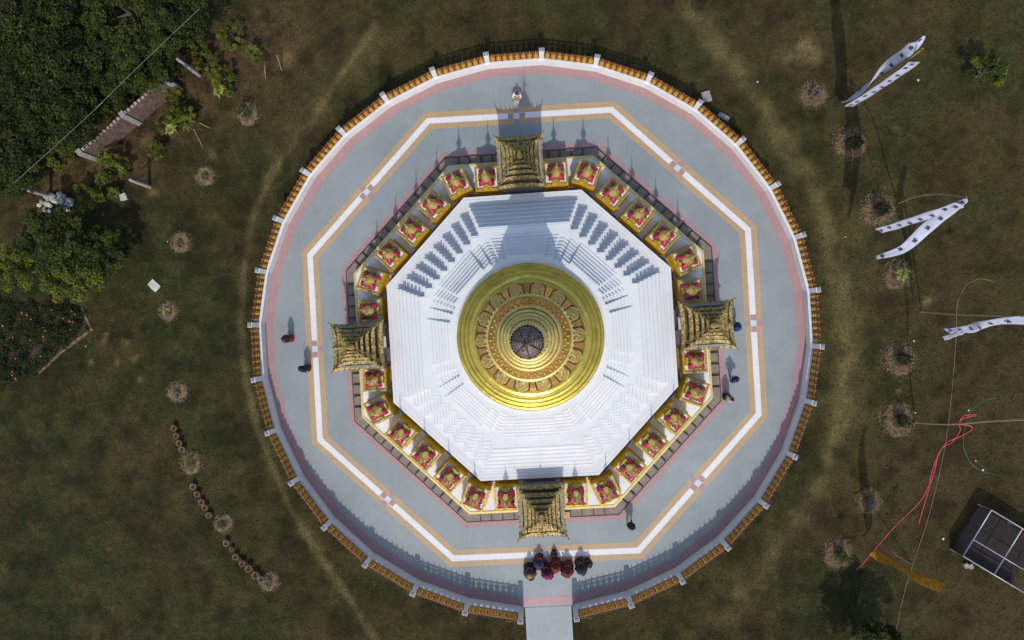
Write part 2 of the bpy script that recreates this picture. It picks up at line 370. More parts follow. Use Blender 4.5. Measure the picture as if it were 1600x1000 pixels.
# ------------------------------------------------------------------ pavement with its markings
sh = 0.1
o = MB().prism(ngon(32, 423), -4, 0).build('pavement', PAVE); struct(o)
o = MB().flat(ngon(32, 420.4), ngon(32, 407.5), sh).build('pavement_border', PINK); struct(o)
o = MB().flat(ngon(8, 294.5), ngon(8, 285), sh).build('pavement_border', PINK); struct(o)
VT = [(669, 189), (484.4, 399), (500, 687), (708, 872.4), (998, 860), (1185.6, 647), (1168.6, 359), (955.5, 171.5)]
SQ = [(807, 181), (573, 300), (492, 545.4), (606, 780), (851, 866.5), (1090.4, 755), (1177.4, 505), (1058.4, 262.6)]
V8 = [tuple(G(*p).xy) for p in VT]
o = MB().flat(offset(V8, 13.4), offset(V8, 4.5), sh).flat(offset(V8, -4.5), offset(V8, -13.2), sh).build('pavement_stripe', SAND); struct(o)
o = MB().flat(offset(V8, 4.5), offset(V8, -4.5), sh).build('pavement_stripe', WHT); struct(o)
mp_, mw_ = MB(), MB()
for i, p in enumerate(SQ):
    c = G(*p); a = Vector(V8[i - 1]); b = Vector(V8[i]); t = (b - a).normalized(); nn = Vector((-t.y, t.x))
    def sqr(mb, ox, oy, s=4.45):
        q = c.xy + t * ox + nn * oy
        mb.add([(*(q + t * e * s + nn * g * s), sh * 2) for e, g in ((-1, 1), (-1, -1), (1, -1), (1, 1))], [(0, 1, 2, 3)])
    sqr(mw_, 0, 0)
    for ox, oy in ((9, 0), (-9, 0), (0, 9), (0, -9)): sqr(mp_, ox, oy, 4.4)
struct(mp_.build('pavement_marking', PINKS)); struct(mw_.build('pavement_marking', MINT))
# path leading in through the south opening of the fence
pa = [G(822, 950).xy, G(905, 946).xy]
a0 = -PI / 2 + YAW
ux, uy = math.cos(a0), math.sin(a0)
def pol(rad, tang, aa=a0): return (CX + math.cos(aa) * rad - math.sin(aa) * tang, CY + math.sin(aa) * rad + math.cos(aa) * tang)
o = MB().prism([pol(424, -36), pol(2500, -36), pol(2500, 36), pol(424, 36)], -4, -0.6).build('path', PAVE); struct(o)

# ------------------------------------------------------------------ perimeter fence
fence = thing('perimeter_fence', (CX, CY, 0), YAW, 'round white walled fence with gold and maroon railing panels around the grey pavement', 'fence')
NP = 32
def fa(k): return PI / 2 + (k + 0.5) * 2 * PI / NP
def fpt(k, r): return (r * math.cos(fa(k)), r * math.sin(fa(k)))
gate_k = 15  # panel between pillars 15 and 16 is the way in
RW0, RW1 = 420.5 / math.cos(PI / NP), 426.2 / math.cos(PI / NP)
mb = MB()
for k in range(NP):
    if k == gate_k: continue
    a, b, c, e = fpt(k, RW1), fpt(k + 1, RW1), fpt(k + 1, RW0), fpt(k, RW0)
    mb.prism([a, b, c, e], -8, 17.5)
    a, b, c, e = fpt(k, RW1 + .6), fpt(k + 1, RW1 + .6), fpt(k + 1, RW0 - .8), fpt(k, RW0 - .8)
    mb.prism([a, b, c, e], 17.0, 18.6, bottom=True)
mb.build('base_wall', WHITE, fence)
NB = 8
def panel_meshes():
    """in local frame: x along the panel, y outward, z up, origin mid panel on wall top"""
    L = 2 * RW1 * math.sin(PI / NP) - 8.5
    fr, gd = MB(), MB()
    for z in (0.6, 21.0): fr.box((0, .3, z), (L, 2.4, .8))
    n = NB; st = L / n
    for i in range(n + 1): fr.box((-L / 2 + i * st * 0.985 + st * .06, 0, 1.4), (0.6, 2.4, 19.6))
    for i in range(n):
        x = -L / 2 + (i + .5) * st
        out = [(-1.3, 1.9), (1.3, 1.9), (1.2, 4), (3.5, 5.2), (3.6, 8.0), (1.1, 8.8), (1.1, 11.6), (3.6, 12.4), (3.6, 15.4), (1.1, 16.4), (0.7, 19), (0.7, 23), (0.35, 25.0), (0, 28), (-0.35, 25.0), (-0.7, 23), (-0.7, 19), (-1.1, 16.4), (-3.6, 15.4), (-3.6, 12.4), (-1.1, 11.6), (-1.1, 8.8), (-3.6, 8.0), (-3.5, 5.2), (-1.2, 4)]
        m = len(out)
        vs = [(x + p[0], -1.2, p[1]) for p in out] + [(x + p[0], 1.0, p[1]) for p in out]
        gd.add(vs, [tuple(range(m)), tuple(reversed(range(m, 2 * m)))] + [(j, m + j, m + (j + 1) % m, (j + 1) % m) for j in range(m)])
        gd.ball((x, -1.2, 6.4), 1.9, 8, sq=(1, .7, 1)); gd.ball((x, -1.2, 13.2), 2.1, 8, sq=(1, .7, 1)); gd.ball((x, 0, 22.8), .9, 6); fr.box((x - 2.4, 0.3, 1.4), (.5, 2.2, 19.6)); fr.box((x + 2.4, 0.3, 1.4), (.5, 2.2, 19.6))
    return fr, gd
fr, gd = panel_meshes()
p0 = fr.build('railing_panel', MAROON, fence); g0 = gd.build('ornament_row', AMBER, p0)
def place_panel(k, o):
    aa = PI / 2 + (k + 1) * 2 * PI / NP; r = 424.8
    o.location = (r * math.cos(aa) * U, r * math.sin(aa) * U, 18.4 * U); o.rotation_euler = (0, 0, aa - PI / 2)
first = True
for k in range(NP):
    if k == gate_k: continue
    place_panel(k, p0 if first else copy_tree(p0, fence)); first = False
pm = MB().box((0, 0, -8), (7.4, 6.2, 53)).box((0, 0, 45), (7.9, 6.7, 1.2)); pc = MB().box((0, .3, 46.2), (7.0, 5.6, 2.6), taper=0.72).ball((0, .3, 49), .9, 8)
q0 = pm.build('pillar', WHITE, fence); qc = pc.build('pillar_cap', CAPM, q0)
for k in range(NP):
    o = q0 if k == 0 else copy_tree(q0, fence)
    x, y = fpt(k, 427.2); o.location = (x * U, y * U, 0); o.rotation_euler = (0, 0, fa(k) - PI / 2)
for s in (-1, 1):  # gate leaves standing open inside the entrance
    g = thing('gate_leaf', (*pol(424, s * 39), 0), YAW, 'open steel gate leaf at the ' + ('left' if s < 0 else 'right') + ' side of the fence opening', 'gate', 'leaves of the entrance gate')
    f_ = MB()
    for z in (2, 20, 40): f_.box((s * 13, -1.5, z), (26, 1, 1.2))
    for i in range(11): f_.box((s * (1 + i * 2.45), -1.5, 2), (0.6, 0.6, 40))
    f_.build('bars', MAROON, g)
    MB().box((0, -1.5, 0), (2, 2, 45)).build('gate_post', WHITE, g)

# ------------------------------------------------------------------ platform of the shrines
plat = thing('platform', (CX, CY, 0), 0, 'low white octagonal platform with gilded rim and brown tiled ledge under the shrines', 'platform')
Z0 = (0, 0)
def ng(n, ap, z=None): return ngon(n, ap, c=Z0)
MB().ring(ng(8, 268), ng(8, 200), -3, 16).build('slab', WHITE, plat)
MB().ring(ng(8, 269.6), ng(8, 266.4), 14.6, 17.2).build('gilded_rim', CREAM, plat)
mb = MB().ring(ng(8, 285), ng(8, 268.2), -1, 2.2); mb.build('ledge', BROWNT, plat)
mb = MB().ring(ng(8, 285.9), ng(8, 285.2), -1, 2.9); mb.build('ledge_rail', DARK, plat)
fin0 = MB().box((0, 0, 2.2), (15.5, .9, 3.2)).build('ledge_divider', DARK, plat)
for s in range(8):
    aa = YAW + PI / 2 + s * PI / 4
    for i in range(12):
        x, y = rot2(276.6, (i - 5.5) * 17.6, aa); o = fin0 if s == i == 0 else copy_tree(fin0, plat)
        o.location = (x * U, y * U, 0); o.rotation_euler = (0, 0, aa)
mb = MB().ring(ng(8, 222), ng(8, 205), 16, 16.6); mb.build('drain_walk', STONE, plat)

# ------------------------------------------------------------------ main stupa
st = thing('stupa', (CX, CY, 0), YAW, 'huge white stepped octagonal stupa crowned by a gilded bell and dark umbrella spire', 'stupa')
def oc(ap): return ngon(8, ap, PI / 2 + PI / 8, Z0)
mb = MB(); mb.prism(oc(211), 0, 46); mb.prism(oc(212.2), 45, 48)
mb.build('terrace', WASH, st)
def zig(a, n=8):
    w_ = 0.4142 * a; p = (a - w_) / n; q = []
    for i in range(n):
        q.append((w_ + i * p, a - i * p)); q.append((w_ + i * p, a - (i + 1) * p))
    q.append((a, w_))
    out = []
    for k in range(4):  # clockwise quadrants
        for (x, y) in q:
            for _ in range(k): x, y = y, -x
            out.append((x, y))
    return out[::-1]
mb = MB(); mb.prism(zig(197), 47.9, 49.2)
a_ = 194.0; z_ = 49.1
for i in range(6):
    mb.prism(zig(a_), z_ - 0.2, z_ + 8.6); 
    mb.prism(zig(a_ + 0.7), z_ + 7.4, z_ + 8.7, bottom=True)
    a_ -= 7.3; z_ += 8.6
tiers_ = mb.build('redented_tiers', WASH, st); ztop = z_
GRIME = mat('tread_grime', (.52, .525, .535), .9, var=.1)
mb = MB()
for i in range(6):
    aq = 194.0 - 7.3 * i; mb.flat(zig(aq - 1.2), zig(aq - 2.1), 49.1 + 8.6 * (i + 1) + .2)
for aq in (208.5,): mb.flat(oc(aq), oc(aq - .6), 48.12)
for aq in (203, 199.5): mb.flat(oc(aq), oc(aq - .5), 48.12)
mb.build('tread_joints', GRIME, tiers_)
def redoct(a, steps=((0.62, 0), (0.80, 1)), dlt=5.0):
    """octagon whose sides step back towards the corners"""
    h = 0.4142 * a; out = []
    for s in range(8):
        aa = PI / 2 + s * PI / 4
        nrm = lambda t, rad: rot2(rad, t, aa)
        w0, w1 = h * 0.55, h * 0.80
        r2 = a - 2 * dlt; hc = 0.4142 * r2
        pts = [(-hc, r2), (-w1, r2), (-w1, a - dlt), (-w0, a - dlt), (-w0, a), (w0, a), (w0, a - dlt), (w1, a - dlt), (w1, r2)]
        out += [nrm(t, r) for t, r in pts]
    return out
mb = MB(); mb.prism(redoct(145), ztop - .1, ztop + 1.6); z_ = ztop + 1.5; a_ = 140
for i in range(6):
    dz = (2.6, 2.8, 3.0, 4.0, 4.4, 4.6)[i]
    mb.prism(redoct(a_), z_ - .1, z_ + dz); z_ += dz - .1; a_ -= 5.0
t2_ = mb.build('octagonal_tiers', WASH, st); mb = MB(); zq = ztop + 1.5
for i in range(6):
    zq += (2.6, 2.8, 3.0, 4.0, 4.4, 4.6)[i] - .1; mb.flat(redoct(139 - 5 * i), redoct(138.4 - 5 * i), zq + .2)
mb.build('tier_joints', GRIME, t2_)
mb = MB(); mb.lathe([(111, z_ - 8), (111, z_ - 4.5), (107.5, z_ - 4.5), (107.5, z_ - 1), (104, z_ - 1), (104, z_ + 2), (99, z_ + 2)], 128, smooth=False); mb.build('round_steps', WASH, st)
ZB = z_ + 1
P = [(101, ZB), (101, ZB + 5), (99.5, ZB + 7), (97, ZB + 7.5), (96.5, ZB + 13), (94, ZB + 16), (91, ZB + 16.5), (90, ZB + 22), (87, ZB + 25), (84.5, ZB + 25.5), (84, ZB + 30), (81, ZB + 33), (79.5, ZB + 34), (77.5, ZB + 38), (74.5, ZB + 39), (74.3, ZB + 43)]
mb = MB().lathe(P, 160, smooth=False); mb.build('bell_base', GOLDG, st)
zb = ZB + 42
P = [(73.5, zb), (72, zb + 2), (69.5, zb + 5), (67, zb + 10), (64, zb + 16), (60.5, zb + 22), (57, zb + 28), (54.6, zb + 33), (54, zb + 35)]
bell = MB().lathe(P, 128).build('bell', GOLDO, st)
zc = zb + 35
MB().lathe([(54, zc), (55.6, zc + 1), (55.6, zc + 2.6), (54, zc + 3.6), (52.5, zc + 4)], 128).build('bead_ring', GOLD, bell)
mb = MB()
for i in range(56):
    a = 2 * PI * i / 56; mb.ball((55.6 * math.cos(a), 55.6 * math.sin(a), zc + 2.6), 1.1, 6)
mb.build('beads', CREAM, bell)
# medallions on the bell shoulder
def bell_r(z):
    for (r0, z0), (r1, z1) in zip(P[:-1], P[1:]):
        if z0 <= z <= z1: return r0 + (r1 - r0) * (z - z0) / (z1 - z0)
    return P[-1][0]
rr = random.Random(4)
zl, zh = zb + 3.5, zb + 33
def sp(t, z, lift=0.0):
    r = bell_r(z) + lift; a = PI / 2 + t / r; return (r * math.cos(a), r * math.sin(a), z + lift * .6)
med = MB(); out_ = MB(); rows = 10; vs = []
for i in range(rows + 1):
    fz = i / rows; z = zl + (zh - zl) * fz; hw = 9.2 * math.sqrt(max(0.05, 1 - (1 - min(1, (fz + .03) * 2.2)) ** 2)) * (1 - .12 * fz)
    for j in range(10):
        t = (j / 9 * 2 - 1) * hw; vs.append(sp(t, z, 0.9 + 1.9 * rr.random() * (0 < j < 9)))
med.add(vs, [(i * 10 + j, i * 10 + j + 1, (i + 1) * 10 + j + 1, (i + 1) * 10 + j) for i in range(rows) for j in range(9)])
for i in range(30):
    f = i / 29
    if f < .3: t, fz = -10.6, 1 - f / .3 * .75
    elif f > .7: t, fz = 10.6, 1 - (1 - f) / .3 * .75
    else: q = (f - .3) / .4 * PI; t, fz = -10.6 * math.cos(q), 0.25 - 0.25 * math.sin(q)
    t *= (1 - .14 * fz); out_.ball(sp(t, zl - 1 + (zh - zl) * fz, .6), .8, 5)
m0 = med.build('medallion', GOLDM, bell); out_.build('medallion_beading', DARK, m0)
for k in range(14):
    o = m0 if k == 0 else copy_tree(m0, bell); o.rotation_euler = (0, 0, 2 * PI * (k + .5) / 14)
Q = [(52.5, zc + 4), (50.5, zc + 7), (47.5, zc + 12), (45, zc + 17), (42.5, zc + 22), (40.5, zc + 27), (40, zc + 28)]
neck = MB().lathe(Q, 96).build('banded_collar', GOLDO, st)
l0 = MB().ball((48.5, 0, zc + 12), 1.5, 6, sq=(1, 1, 1.8)).ball((46.2, 0, zc + 16.5), 1.0, 5).build('leaf_ornament', GOLD, neck)
l1 = MB().ball((44, 0, zc + 21), 1.3, 6, sq=(1, 1.3, 1.5)).build('leaf_ornament', GOLD, neck)
for k in range(36):
    for q_, dd in ((l0, 0), (l1, .09)):
        o = q_ if k == 0 else copy_tree(q_, neck); o.rotation_euler = (0, 0, 2 * PI * k / 36 + dd)
R_ = []; z = zc + 28
sp_ = [(40, 13), (34.8, 12.5), (30.2, 12), (26.2, 11.5)]
for i, (r0, dz) in enumerate(sp_):
    r1 = sp_[i + 1][0] if i + 1 < len(sp_) else 22.0
    R_ += [(r0, z), (r0 + .4, z + dz * .45), (r0 - .1, z + dz * .8), (r0 - 1.3, z + dz * .9), (r0 - 3.3, z + dz * 1.0), (r0 - 4.1, z + dz * .8), (r0 - 4.3, z + dz * .3), (r1 + .1, z + dz * .25)]; z += dz
R_ += [(22, z), (21, z + 12), (19, z + 35), (17, z + 60), (14, z + 85), (8, z + 112)]
MB().lathe(R_, 96).build('ringed_spire', GOLD, st)
zu = 384
lf = MB()
for k in range(24):
    a = 2 * PI * k / 24; lf.ball((21.8 * math.cos(a), 21.8 * math.sin(a), z + 10), 1.0, 6, sq=(1, 1, 1.6))
lf.build('spire_beads', CREAM, st)
# umbrella (hti): stacked open rings
um = MB().lathe([(15.4, zu), (15.1, zu + 2), (13.4, zu + 9), (11.5, zu + 16), (9, zu + 22), (6, zu + 30), (3.0, zu + 40), (1.5, zu + 50)], 48).build('umbrella', COPPER, st)
wr = MB()
for r0, zz in ((15.8, 0), (15.3, 3), (13.8, 8.2), (12.7, 13.3), (11.1, 17.6), (9.3, 22), (7.2, 27.8), (5.0, 34), (3.2, 40.5)):
    wr.tube([(r0 * math.cos(2 * PI * i / 36), r0 * math.sin(2 * PI * i / 36), zu + zz) for i in range(37)], 0.3, 5)
for k in range(7):
    a = 2 * PI * k / 7 + .3; wr.tube([(r0 * math.cos(a), r0 * math.sin(a), zu + zz + .8) for r0, zz in ((16.0, 0), (13.9, 8.2), (11.2, 17.6), (7.2, 27.8), (3.1, 40.5))], 0.45, 5)
for k in range(34):
    a = 2 * PI * k / 34; s_ = 0.9 + .6 * rr.random(); wr.ball((16.2 * math.cos(a), 16.2 * math.sin(a), zu - 1.5), s_, 6, sq=(1, 1, 1.6))
wr.build('umbrella_wires', DARK, um)
vn = MB().tube([(0, 0, zu + 45), (0, 0, 440), (0, 0, 481)], [1.1, .8, .35], 8)
vn.ball((0, 0, zu + 58), 2.6, 10).ball((0, 0, 452), 1.6, 8)
vn.tube([(0, 0, zu + 54), (-2, -3, zu + 56), (-5, -4.5, zu + 54), (-4.5, -7, zu + 50), (-2.5, -6, zu + 51)], .7, 6).tube([(0, 0, zu + 60), (0, -5, zu + 58), (1, -8, zu + 56)], .8, 6).tube([(0, 0, zu + 56), (4, 2, zu + 57), (6, 5, zu + 55)], .8, 6).tube([(0, 0, zu + 56), (-3, 5, zu + 57), (-1, 7, zu + 56)], .8, 6)
vn.build('finial', BRONZE_SHADE, st)

# ------------------------------------------------------------------ small shrine stupas
def leaf_panel(mb, a, r0, r1, wd, z0, z1, th=0.8):
    """curved petal from r0 outward to r1, along direction a"""
    prof = [(0, .35), (.25, .8), (.55, 1.0), (.8, .75), (1, .08)]; vs = []
    for dz in (0, -th):
        for f, w_ in prof:
            r = r0 + (r1 - r0) * f; z = z0 + (z1 - z0) * f * f + dz
            for s in (-1, 0, 1):
                x, y = rot2(r, s * w_ * wd / 2, a); vs.append((x, y, z + (0.9 if s == 0 else 0)))
    n = len(prof); fs = []
    for i in range(n - 1):
        for j in range(2):
            a_, b_ = i * 3 + j, i * 3 + j + 1; fs += [(a_, a_ + 3, b_ + 3, b_), (3 * n + a_, 3 * n + b_, 3 * n + b_ + 3, 3 * n + a_ + 3)]
        fs += [(i * 3, 3 * n + i * 3, 3 * n + i * 3 + 3, i * 3 + 3), (i * 3 + 2, i * 3 + 5, 3 * n + i * 3 + 5, 3 * n + i * 3 + 2)]
    mb.add(vs, fs, 0, True)
def make_shrine():
    r = thing('shrine', (0, 0, 16), 0, 'x', 'shrine', 'small gilded shrines round the platform')
    pd = MB().box((0, 0, 0), (39, 38, 3)).box((0, 0, 3), (35, 35, 24)).box((0, 0, 26), (36.5, 36, 4)); pd.m = [0 if i % 6 == 2 else 1 for i in range(18)]; pd.build('pedestal', [YELLOW, GOLDS], r)
    f = MB()
    for s in (-1, 1):
        f.box((0, s * 16.4, 30), (36, 2.9, 2.2)); f.box((0, s * 16.1, 32.2), (35, 1.5, 1.1))
        f.box((s * 16.4, 0, 30), (2.9, 29.8, 2.2)); f.box((s * 16.1, 0, 32.2), (1.5, 30.6, 1.1))
    f.build('gilded_frame', GOLDS, r)
    MB().box((0, 0, 29.9), (29.8, 29.8, 0.7)).build('white_top', WHITE, r)
    b = MB().box((0, 0, 30.4), (21.5, 21.5, 4.5)).box((0, 0, 35.4), (15, 15, 6), taper=.8)
    for k in range(4):
        x, y = rot2(9.5, 0, k * PI / 2); b.box((x, y, 30.4), (8, 8, 7), taper=.8, rot=k * PI / 2)
        x, y = rot2(10, 0, k * PI / 2); b.lathe([(2.6, 37), (1.6, 39.5), (.5, 42), (.2, 45)], 6, (x, y))
    b.box((0, -12, 30.4), (13, 7, 8), taper=.85)
    b.build('shrine_body', GOLDS, r)
    g = MB()
    for k in range(4): leaf_panel(g, k * PI / 2 + PI / 8, 5, 13.5, 4.5, 42, 37); leaf_panel(g, k * PI / 2 - PI / 8, 5, 13.5, 4.5, 42, 37)
    g.build('green_leaves', GREEN, r)
    for k in range(4):
        p = MB(); leaf_panel(p, k * PI / 2 + PI / 4, 4.5, 17.0, 8.2, 45, 36.5); p.build('lotus_petal', RED, r)
    MB().lathe([(8.4, 40), (8.6, 43), (7.4, 44), (6.8, 49), (5.2, 52), (3.6, 54.5), (2.4, 57), (2.2, 60)], 20).build('dome', GOLD, r)
    MB().lathe([(2.2, 60), (1.8, 63), (4.0, 64), (4.2, 66), (3.0, 69), (3.4, 69.5), (2.2, 73), (1.2, 76), (.7, 80), (.6, 86), (1.1, 87), (.5, 88.5), (.4, 97)], 12).build('spire', GOLD, r)
    return r
shrine = make_shrine()
sides = ['top', 'upper left', 'left', 'lower left', 'bottom', 'lower right', 'right', 'upper right']
gname = {0: 'top', 2: 'left', 4: 'bottom', 6: 'right'}
firsts = True
def place_shrine(rad, tang, aa, rz, lab):
    global firsts
    o = shrine if firsts else copy_tree(shrine); firsts = False
    x, y = rot2(rad, tang, aa); o.location = Vector((CX + x, CY + y, 16)) * U; o.rotation_euler = (0, 0, rz - PI / 2)
    o['label'] = lab
    vr = random.Random(lab); tz = vr.uniform(-.025, .025); o.rotation_euler[2] += tz
    for ch in o.children:
        if ch.name.startswith('lotus_petal'):
            ch.rotation_euler = (vr.uniform(-.02, .02), vr.uniform(-.02, .02), vr.uniform(-.08, .08))
            if 'lower' in lab or 'bottom' in lab or vr.random() < .2: ch.data = pink_copy(ch.data)
        if ch.name.startswith('green_leaves'): ch.rotation_euler = (0, 0, vr.uniform(-.2, .2))
_pk = {}
def pink_copy(me):
    if me.name in _pk: return _pk[me.name]
    if me in _pk.values(): return me
    c = me.copy(); c.materials.clear(); c.materials.append(PINKP); _pk[me.name] = c; return c
for s in range(8):
    aa = YAW + PI / 2 + s * PI / 4
    if s % 2 == 0:
        for t, nm in ((51.5, {0: 'left of', 2: 'below', 4: 'right of', 6: 'above'}[s]), (-51.5, {0: 'right of', 2: 'above', 4: 'left of', 6: 'below'}[s])):
            place_shrine(239, t, aa, aa, 'small gilded shrine with red petals directly %s the %s gate pavilion' % (nm, gname[s]))
    else:
        prev, nxt = gname[(s - 1) % 8], gname[(s + 1) % 8]
        for t, nm in ((-49, 'second from its corner shrine nearest the %s gate' % prev), (0, 'in the very middle of the %s row' % sides[s]), (49, 'second from its corner shrine nearest the %s gate' % nxt)):
            place_shrine(239, t, aa, aa, ('small gilded shrine on %s side, %s' % (sides[s], nm)).replace('second from its corner shrine nearest', 'between middle and corner towards'))
    ca = aa + PI / 8
    place_shrine(255, 0, ca, ca, 'small gilded shrine askew at the platform corner between %s and %s sides' % (sides[s], sides[(s + 1) % 8]))

# ------------------------------------------------------------------ gate pavilions
def eave_tier(mb, hx, hy, z, rise, inx, iny, c=0.0, horn=4.0, spikes=True, wave=1.6, rimw=5.0):
    """one roof tier: wavy upturned eave, sloping roof up to (inx,iny)"""
    n = 10; ring = []; top = []
    for s in range(4):
        for i in range(n):
            f = i / n * 2 - 1
            k = 1 + 0.09 * abs(f) ** 6; up = horn * abs(f) ** 7 + wave * abs(math.cos(f * PI * 1.5)) * .6
            if s == 0: p = (f * hx, -hy); q = (f * inx, -iny)
            elif s == 1: p = (hx, f * hy); q = (inx, f * iny)
            elif s == 2: p = (-f * hx, hy); q = (-f * inx, iny)
            else: p = (-hx, -f * hy); q = (-inx, -f * iny)
            ring.append((p[0] * k, p[1] * k + c, z + up)); top.append((q[0], q[1] + c, z + rise))
    m = len(ring); low = [(x * .985, y, zz - 2.6) for x, y, zz in ring]
    lip = [(x - math.copysign(min(rimw, abs(x)), x) * .9, y - math.copysign(min(rimw, abs(y - c)), y - c) * .9, zz + .9) for x, y, zz in ring]
    val = [(x * .985, (y - c) * .985 + c, z - .8) for x, y, zz in lip]
    top = [(a_, b_, z - .6) for a_, b_, _ in top]
    vs = low + ring + lip + val + top
    fs = []
    for a in range(3):
        for i in range(m):
            j = (i + 1) % m; fs.append((a * m + i, a * m + j, (a + 1) * m + j, (a + 1) * m + i))
    mb.add(vs, fs); mb.add(vs, [(3 * m + i, 3 * m + (i + 1) % m, 4 * m + (i + 1) % m, 4 * m + i) for i in range(m)] + [tuple(range(4 * m, 5 * m)), tuple(reversed(range(m)))], 1)  # second material: valleys coloured dark to stand for shaded gaps
    if spikes:
        for i in range(0, m):
            x, y, zz = ring[i]; h = 9 if i % n == 0 else (4.5 if i % n == 5 else 3.0 if i % 2 else 2.2)
            mb.lathe([(.9 if h > 5 else .7, zz - .5), (.55, zz + h * .5), (.12, zz + h)], 5, (x, y), cap=False)
def make_gate():
    g = thing('gate_pavilion', (0, 0, 0), 0, 'x', 'pavilion', 'gilded gate pavilions round the stupa')
    # local +y = outward; origin below roof centre
    b = MB(); b.box((0, 2, 0), (56, 62, 4)); b.box((0, 4, 4), (50, 56, 12)); b.build('plinth', STONE, g)
    for x in (-24, 24):
        for y in (-22, 26): MB().box((x, y, 16), (5, 5, 4)).lathe([(2.2, 20), (1.9, 60), (3, 63), (3, 68)], 10, (x, y)).build('column', GOLDS, g)
    b = MB()
    for x in (-21, 21): b.box((x, 2, 16), (2, 44, 52))
    b.box((0, 2, 60), (54, 62, 9)); b.build('cella', GOLDS, g)
    fr = MB().box((0, 31, 42), (40, 2, 24), taper=.9).lathe([(10, 66), (6, 72), (1, 80)], 4, (0, 31)); fr.build('pediment', GOLDR, g)
    for i, (y, z) in enumerate(((36, 11), (41, 7), (46, 3))): pass
    s = MB()
    for y, h in ((33, 13), (38, 9), (43, 5)): s.box((0, y, 0), (30, 5, h))
    s.build('steps', STONE, g)
    specs = [(33.5, 37, 0.0, 71, 3.0, 22, 23, 4.5), (26, 27.5, 0, 80, 5.0, 16.5, 17.5, 2.6), (19.5, 20.5, 0, 89, 4.5, 11, 11.5, 2.2), (13.8, 14.3, 0, 97, 4.2, 6.5, 7, 1.8), (8.5, 9, 0, 104, 4, 3, 3, 1.4)]
    zprev = None
    for i, (hx, hy, c, z, rise, ix, iy, horn) in enumerate(specs):
        m = MB()
        if i: m.box((0, c, z - 9.5), (specs[i - 1][5] * 1.96, specs[i - 1][6] * 1.96, 9), mi=1)
        eave_tier(m, hx, hy, z, rise, ix, iy, c, horn, rimw=(6.5, 6, 5, 4.2, 3)[i])
        o = m.build('roof_tier', [GOLDR, BRONZE_SHADE], g)
        if i == 0:
            for sx in (-1, 1): MB().box((sx * 29.4, 0, z + 1.6), (3.4, 62, .9)).build('side_gutter', CONC, o)
    MB().lathe([(4, 104), (4.4, 110), (2.8, 115), (1.8, 119), (2.8, 121), (1.4, 125), (.8, 129), (.6, 134), (.2, 140)], 12, (0, -.5)).build('finial', GOLD, g)
    bal = MB()
    for x in (-27, 27): bal.box((x, 31, 16), (3, 12, 10))
    bal.build('balustrade', GOLDS, g)
    return g
gate = make_gate()
for i, s in enumerate((0, 2, 4, 6)):
    aa = YAW + PI / 2 + s * PI / 4; o = gate if i == 0 else copy_tree(gate)
    x, y = rot2(254, 0, aa); o.location = Vector((CX + x, CY + y, 0)) * U; o.rotation_euler = (0, 0, aa - PI / 2)
    o['label'] = {0: 'gilded gate pavilion at the top, its tiered roof crossed by the spire shadow', 2: 'gilded tiered gate pavilion at the left of the white stupa',
                  4: 'gilded tiered gate pavilion at the bottom beside the seated worshippers', 6: 'gilded tiered gate pavilion at the right with a blue clad visitor beside it'}[s]
    x, y = rot2(214, 0, aa)
    sl_ = MB().box((0, 0, 0), (50, 12, 22)).build('stone_landing', STONE)
    sl_.location = Vector((CX + x, CY + y, 16.7)) * U; sl_.rotation_euler = (0, 0, aa - PI / 2); sl_.parent = None
    tag(sl_, 'dark stone landing between white terrace and the %s gate pavilion' % gname[s], 'landing', 'stone landings behind the gates')
c = G(884, 797); t = thing('wooden_stand', (c.x, c.y, 0), YAW, 'low orange wooden stand with dark tray beside the bottom gate pavilion', 'stand')
MB().box((0, -4, 0), (11, 9, 12)).build('crate', mat('orange_wood', (0.55, 0.33, 0.15), .7, var=.2), t)
MB().box((0, 5, 0), (11, 9, 14)).box((0, 5, 14), (9, 7, .6)).build('tray', DARK, t)

# ------------------------------------------------------------------ people
def skin_mesh(name, verts, edges, material, parent, sub=1, k=1.0):
    """verts: (x,y,z,r) metres"""
    me = bpy.data.meshes.new(name); me.from_pydata([v[:3] for v in verts], edges, [])
    o = bpy.data.objects.new(name, me); COL.objects.link(o)
    sk = o.modifiers.new('s', 'SKIN'); ss = o.modifiers.new('u', 'SUBSURF'); ss.levels = sub; ss.render_levels = sub
    sv = me.skin_vertices[0].data
    for i, v in enumerate(verts): r = v[3]; sv[i].radius = r if isinstance(r, tuple) else (r, r)
    sv[0].use_root = True
    dg = bpy.context.evaluated_depsgraph_get(); dg.update()
    m2 = bpy.data.meshes.new_from_object(o.evaluated_get(dg)); m2.name = name
    o.modifiers.clear(); o.data = m2; m2.materials.clear(); m2.materials.append(material)
    for p in m2.polygons: p.use_smooth = True
    if parent: o.parent = parent
    return o
def hand(V, E_, wrist, p, dr, side):
    """palm with five bent fingers, p = palm centre vector, dr = finger direction"""
    dr = Vector(dr).normalized(); lat = dr.cross(Vector((0, 0, 1)))
    lat = lat.normalized() if lat.length > .1 else Vector((1, 0, 0))
    dn = dr.cross(lat).normalized(); p = Vector(p)
    V.append((*p, .026)); ip = len(V) - 1; E_.append((wrist, ip))
    for j, (o_, L) in enumerate(((-.030, .062), (-.010, .074), (.010, .078), (.029, .068))):
        b = p + dr * .045 + lat * o_; m = b + dr * L * .5 + dn * .006; e = m + dr * L * .42 + dn * .02
        n = len(V); V += [(*b, .009), (*m, .0085), (*e, .007)]; E_ += [(ip, n), (n, n + 1), (n + 1, n + 2)]
    b = p + lat * side * .035 + dr * .005; e = b + dr * .035 + lat * side * .02
    n = len(V); V += [(*b, .010), (*e, .008)]; E_ += [(ip, n), (n, n + 1)]
